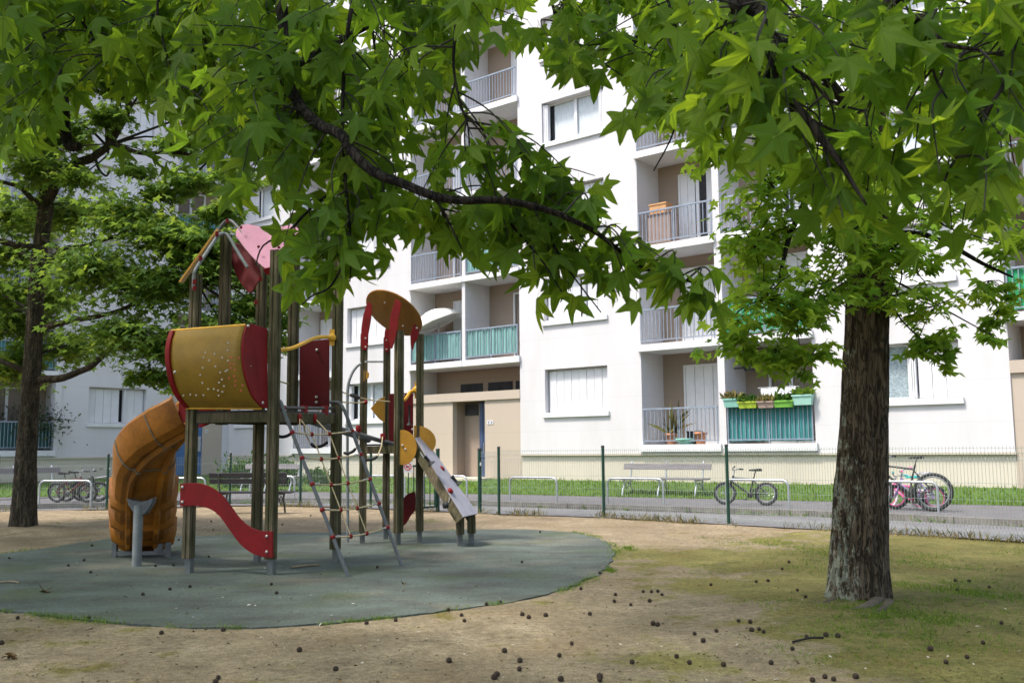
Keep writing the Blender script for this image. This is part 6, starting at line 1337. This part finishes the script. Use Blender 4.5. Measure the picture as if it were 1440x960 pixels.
LB([W(*q) for q in ((1000, -30, 2.5), (1018, 10, 2.5), (1030, 30, 2.5))], .006, .002)
LB([W(*q) for q in ((770, -30, 3.4), (780, 20, 3.4), (800, 60, 3.35), (850, 90, 3.3), (880, 110, 3.3))], .006, .002)
LB([W(*q) for q in ((930, -30, 3.0), (950, 40, 3.0), (960, 100, 2.95), (950, 180, 2.9), (920, 240, 2.9))], .006, .002)
L = Leaves(); tw = MB(); random.seed(9)
pB = [(1000, -50), (1480, -50), (1480, 290), (1400, 300), (1300, 300), (1210, 310), (1130, 250), (1060, 180), (1000, 130)]
near_cluster(L, tw, pB, 1.95, 2.9, lmbs, 82, 4, .068, tlo=.2)
near_cluster(L, tw, [(960, 0), (1060, 60), (1100, 180), (1060, 215), (990, 190), (950, 130)], 2.0, 2.6, lmbs, 20, 4, .066, tlo=.4)
near_cluster(L, tw, [(755, -30), (1000, -30), (960, 90), (900, 110), (830, 100), (780, 90)], 2.9, 3.8, lmbs, 26, 4, .072, tlo=.3)
near_cluster(L, tw, [(900, 90), (960, 100), (950, 230), (925, 240), (890, 200)], 2.7, 3.1, lmbs, 5, 3, .075, tlo=.3)
near_cluster(L, tw, [(790, 30), (850, 40), (850, 100), (800, 110)], 3.0, 3.4, lmbs, 4, 3, .075, tlo=.3)
near_cluster(L, tw, [(1120, 260), (1480, 260), (1480, 330), (1380, 330), (1250, 320), (1150, 310)], 1.95, 2.5, lmbs, 12, 3, .068, tlo=.2)
near_cluster(L, tw, [(790, -40), (1480, -40), (1480, 200), (1300, 240), (1180, 240), (1050, 170), (960, 130), (880, 120)], 3.2, 5.5, lmbs, 90, 5, .078, tlo=.35)
L.build('crown', 'leaf_near', STAR, tb, .85, .55, -.45)
random.seed(51); L2 = Leaves()
for _ in range(110):
    c = Vector((3.4, 1.6, 6.6)) + Vector((random.uniform(-1, 1)*5.4, random.uniform(-1, 1)*5.2, random.uniform(-1, 1)*2.2))
    if in_frame(c, 150): continue
    clump(L2, tw, c, 1.1, 50, .135, None, .45, .5, lambda p: not in_frame(p))
L2.build('upper_crown', 'leaf_mid', SIMPLE, tb, .45); tag(tw.build('twigs', 'twig', tb), kind='stuff')
# ---- unseen tree added left of the view: its crown shades the playground
tc_ = empty('liquidambar_tree', (-11.5, 8.5, 0), 'unseen tree added outside the view at left to shade the playground', 'tree', 'trees around the playground')
trunk('trunk', [(-11.5, 8.5, -.1), (-11.5, 8.5, .2), (-11.5, 8.5, 1.5), (-11.45, 8.5, 3.5), (-11.4, 8.55, 6), (-11.4, 8.6, 9), (-11.4, 8.6, 11)], [.30, .29, .25, .21, .16, .1, .04], 'bark', tc_, 24, .06, .5, 2.2)
L2 = Leaves(); tw = MB()
for _ in range(300):
    c = Vector((-11.6, 10.6, 7.2)) + Vector((random.uniform(-1, 1)*5.0, random.uniform(-1, 1)*6.8, random.uniform(-1, 1)*3.4))
    if in_frame(c, 150): continue
    clump(L2, tw, c, 1.1, 50, .135, None, .45, .5, lambda p: not in_frame(p))
L2.build('crown', 'leaf_mid', SIMPLE, tc_, .45); tag(tw.build('twigs', 'twig', tc_), kind='stuff')
# ---- shrubs at the foot of the left-hand wall
for cx_, cy_, rx, rz, n, lab in ((347, 668, 30, 24, 2200, 'dark green shrub by the wall left of the bench'), (398, 668, 20, 24, 1400, 'dark green shrub by the wall behind the bench end'), (448, 672, 16, 14, 900, 'small green shrub seen through the rope net')):
    Y = 31.5; c = W(cx_, cy_, Y); se = empty('shrub', (c.x, c.y, .3), lab, 'shrub', 'shrubs along the left wall')
    pos = np.array(c) + RNG.normal(0, .5, (n, 3))*np.array([rx/FPX*Y, .5, rz/FPX*Y*.8]); pos[:, 2] = np.maximum(pos[:, 2], .3)
    foliage('leaves', 'shrub', pos, RNG.normal(0, 1, (n, 3)), RNG.normal(0, .8, (n, 3))+[0, -.3, .6], RNG.uniform(.10, .2, n), oval_leaf(), .4, 0, se)
    sb = MB()
    for i in range(6): sb.tube([(c.x, c.y, .2), (c.x+random.gauss(0, .3), c.y+random.gauss(0, .2), c.z+.2)], .02, 5)
    sb.build('stems', 'twig', se)
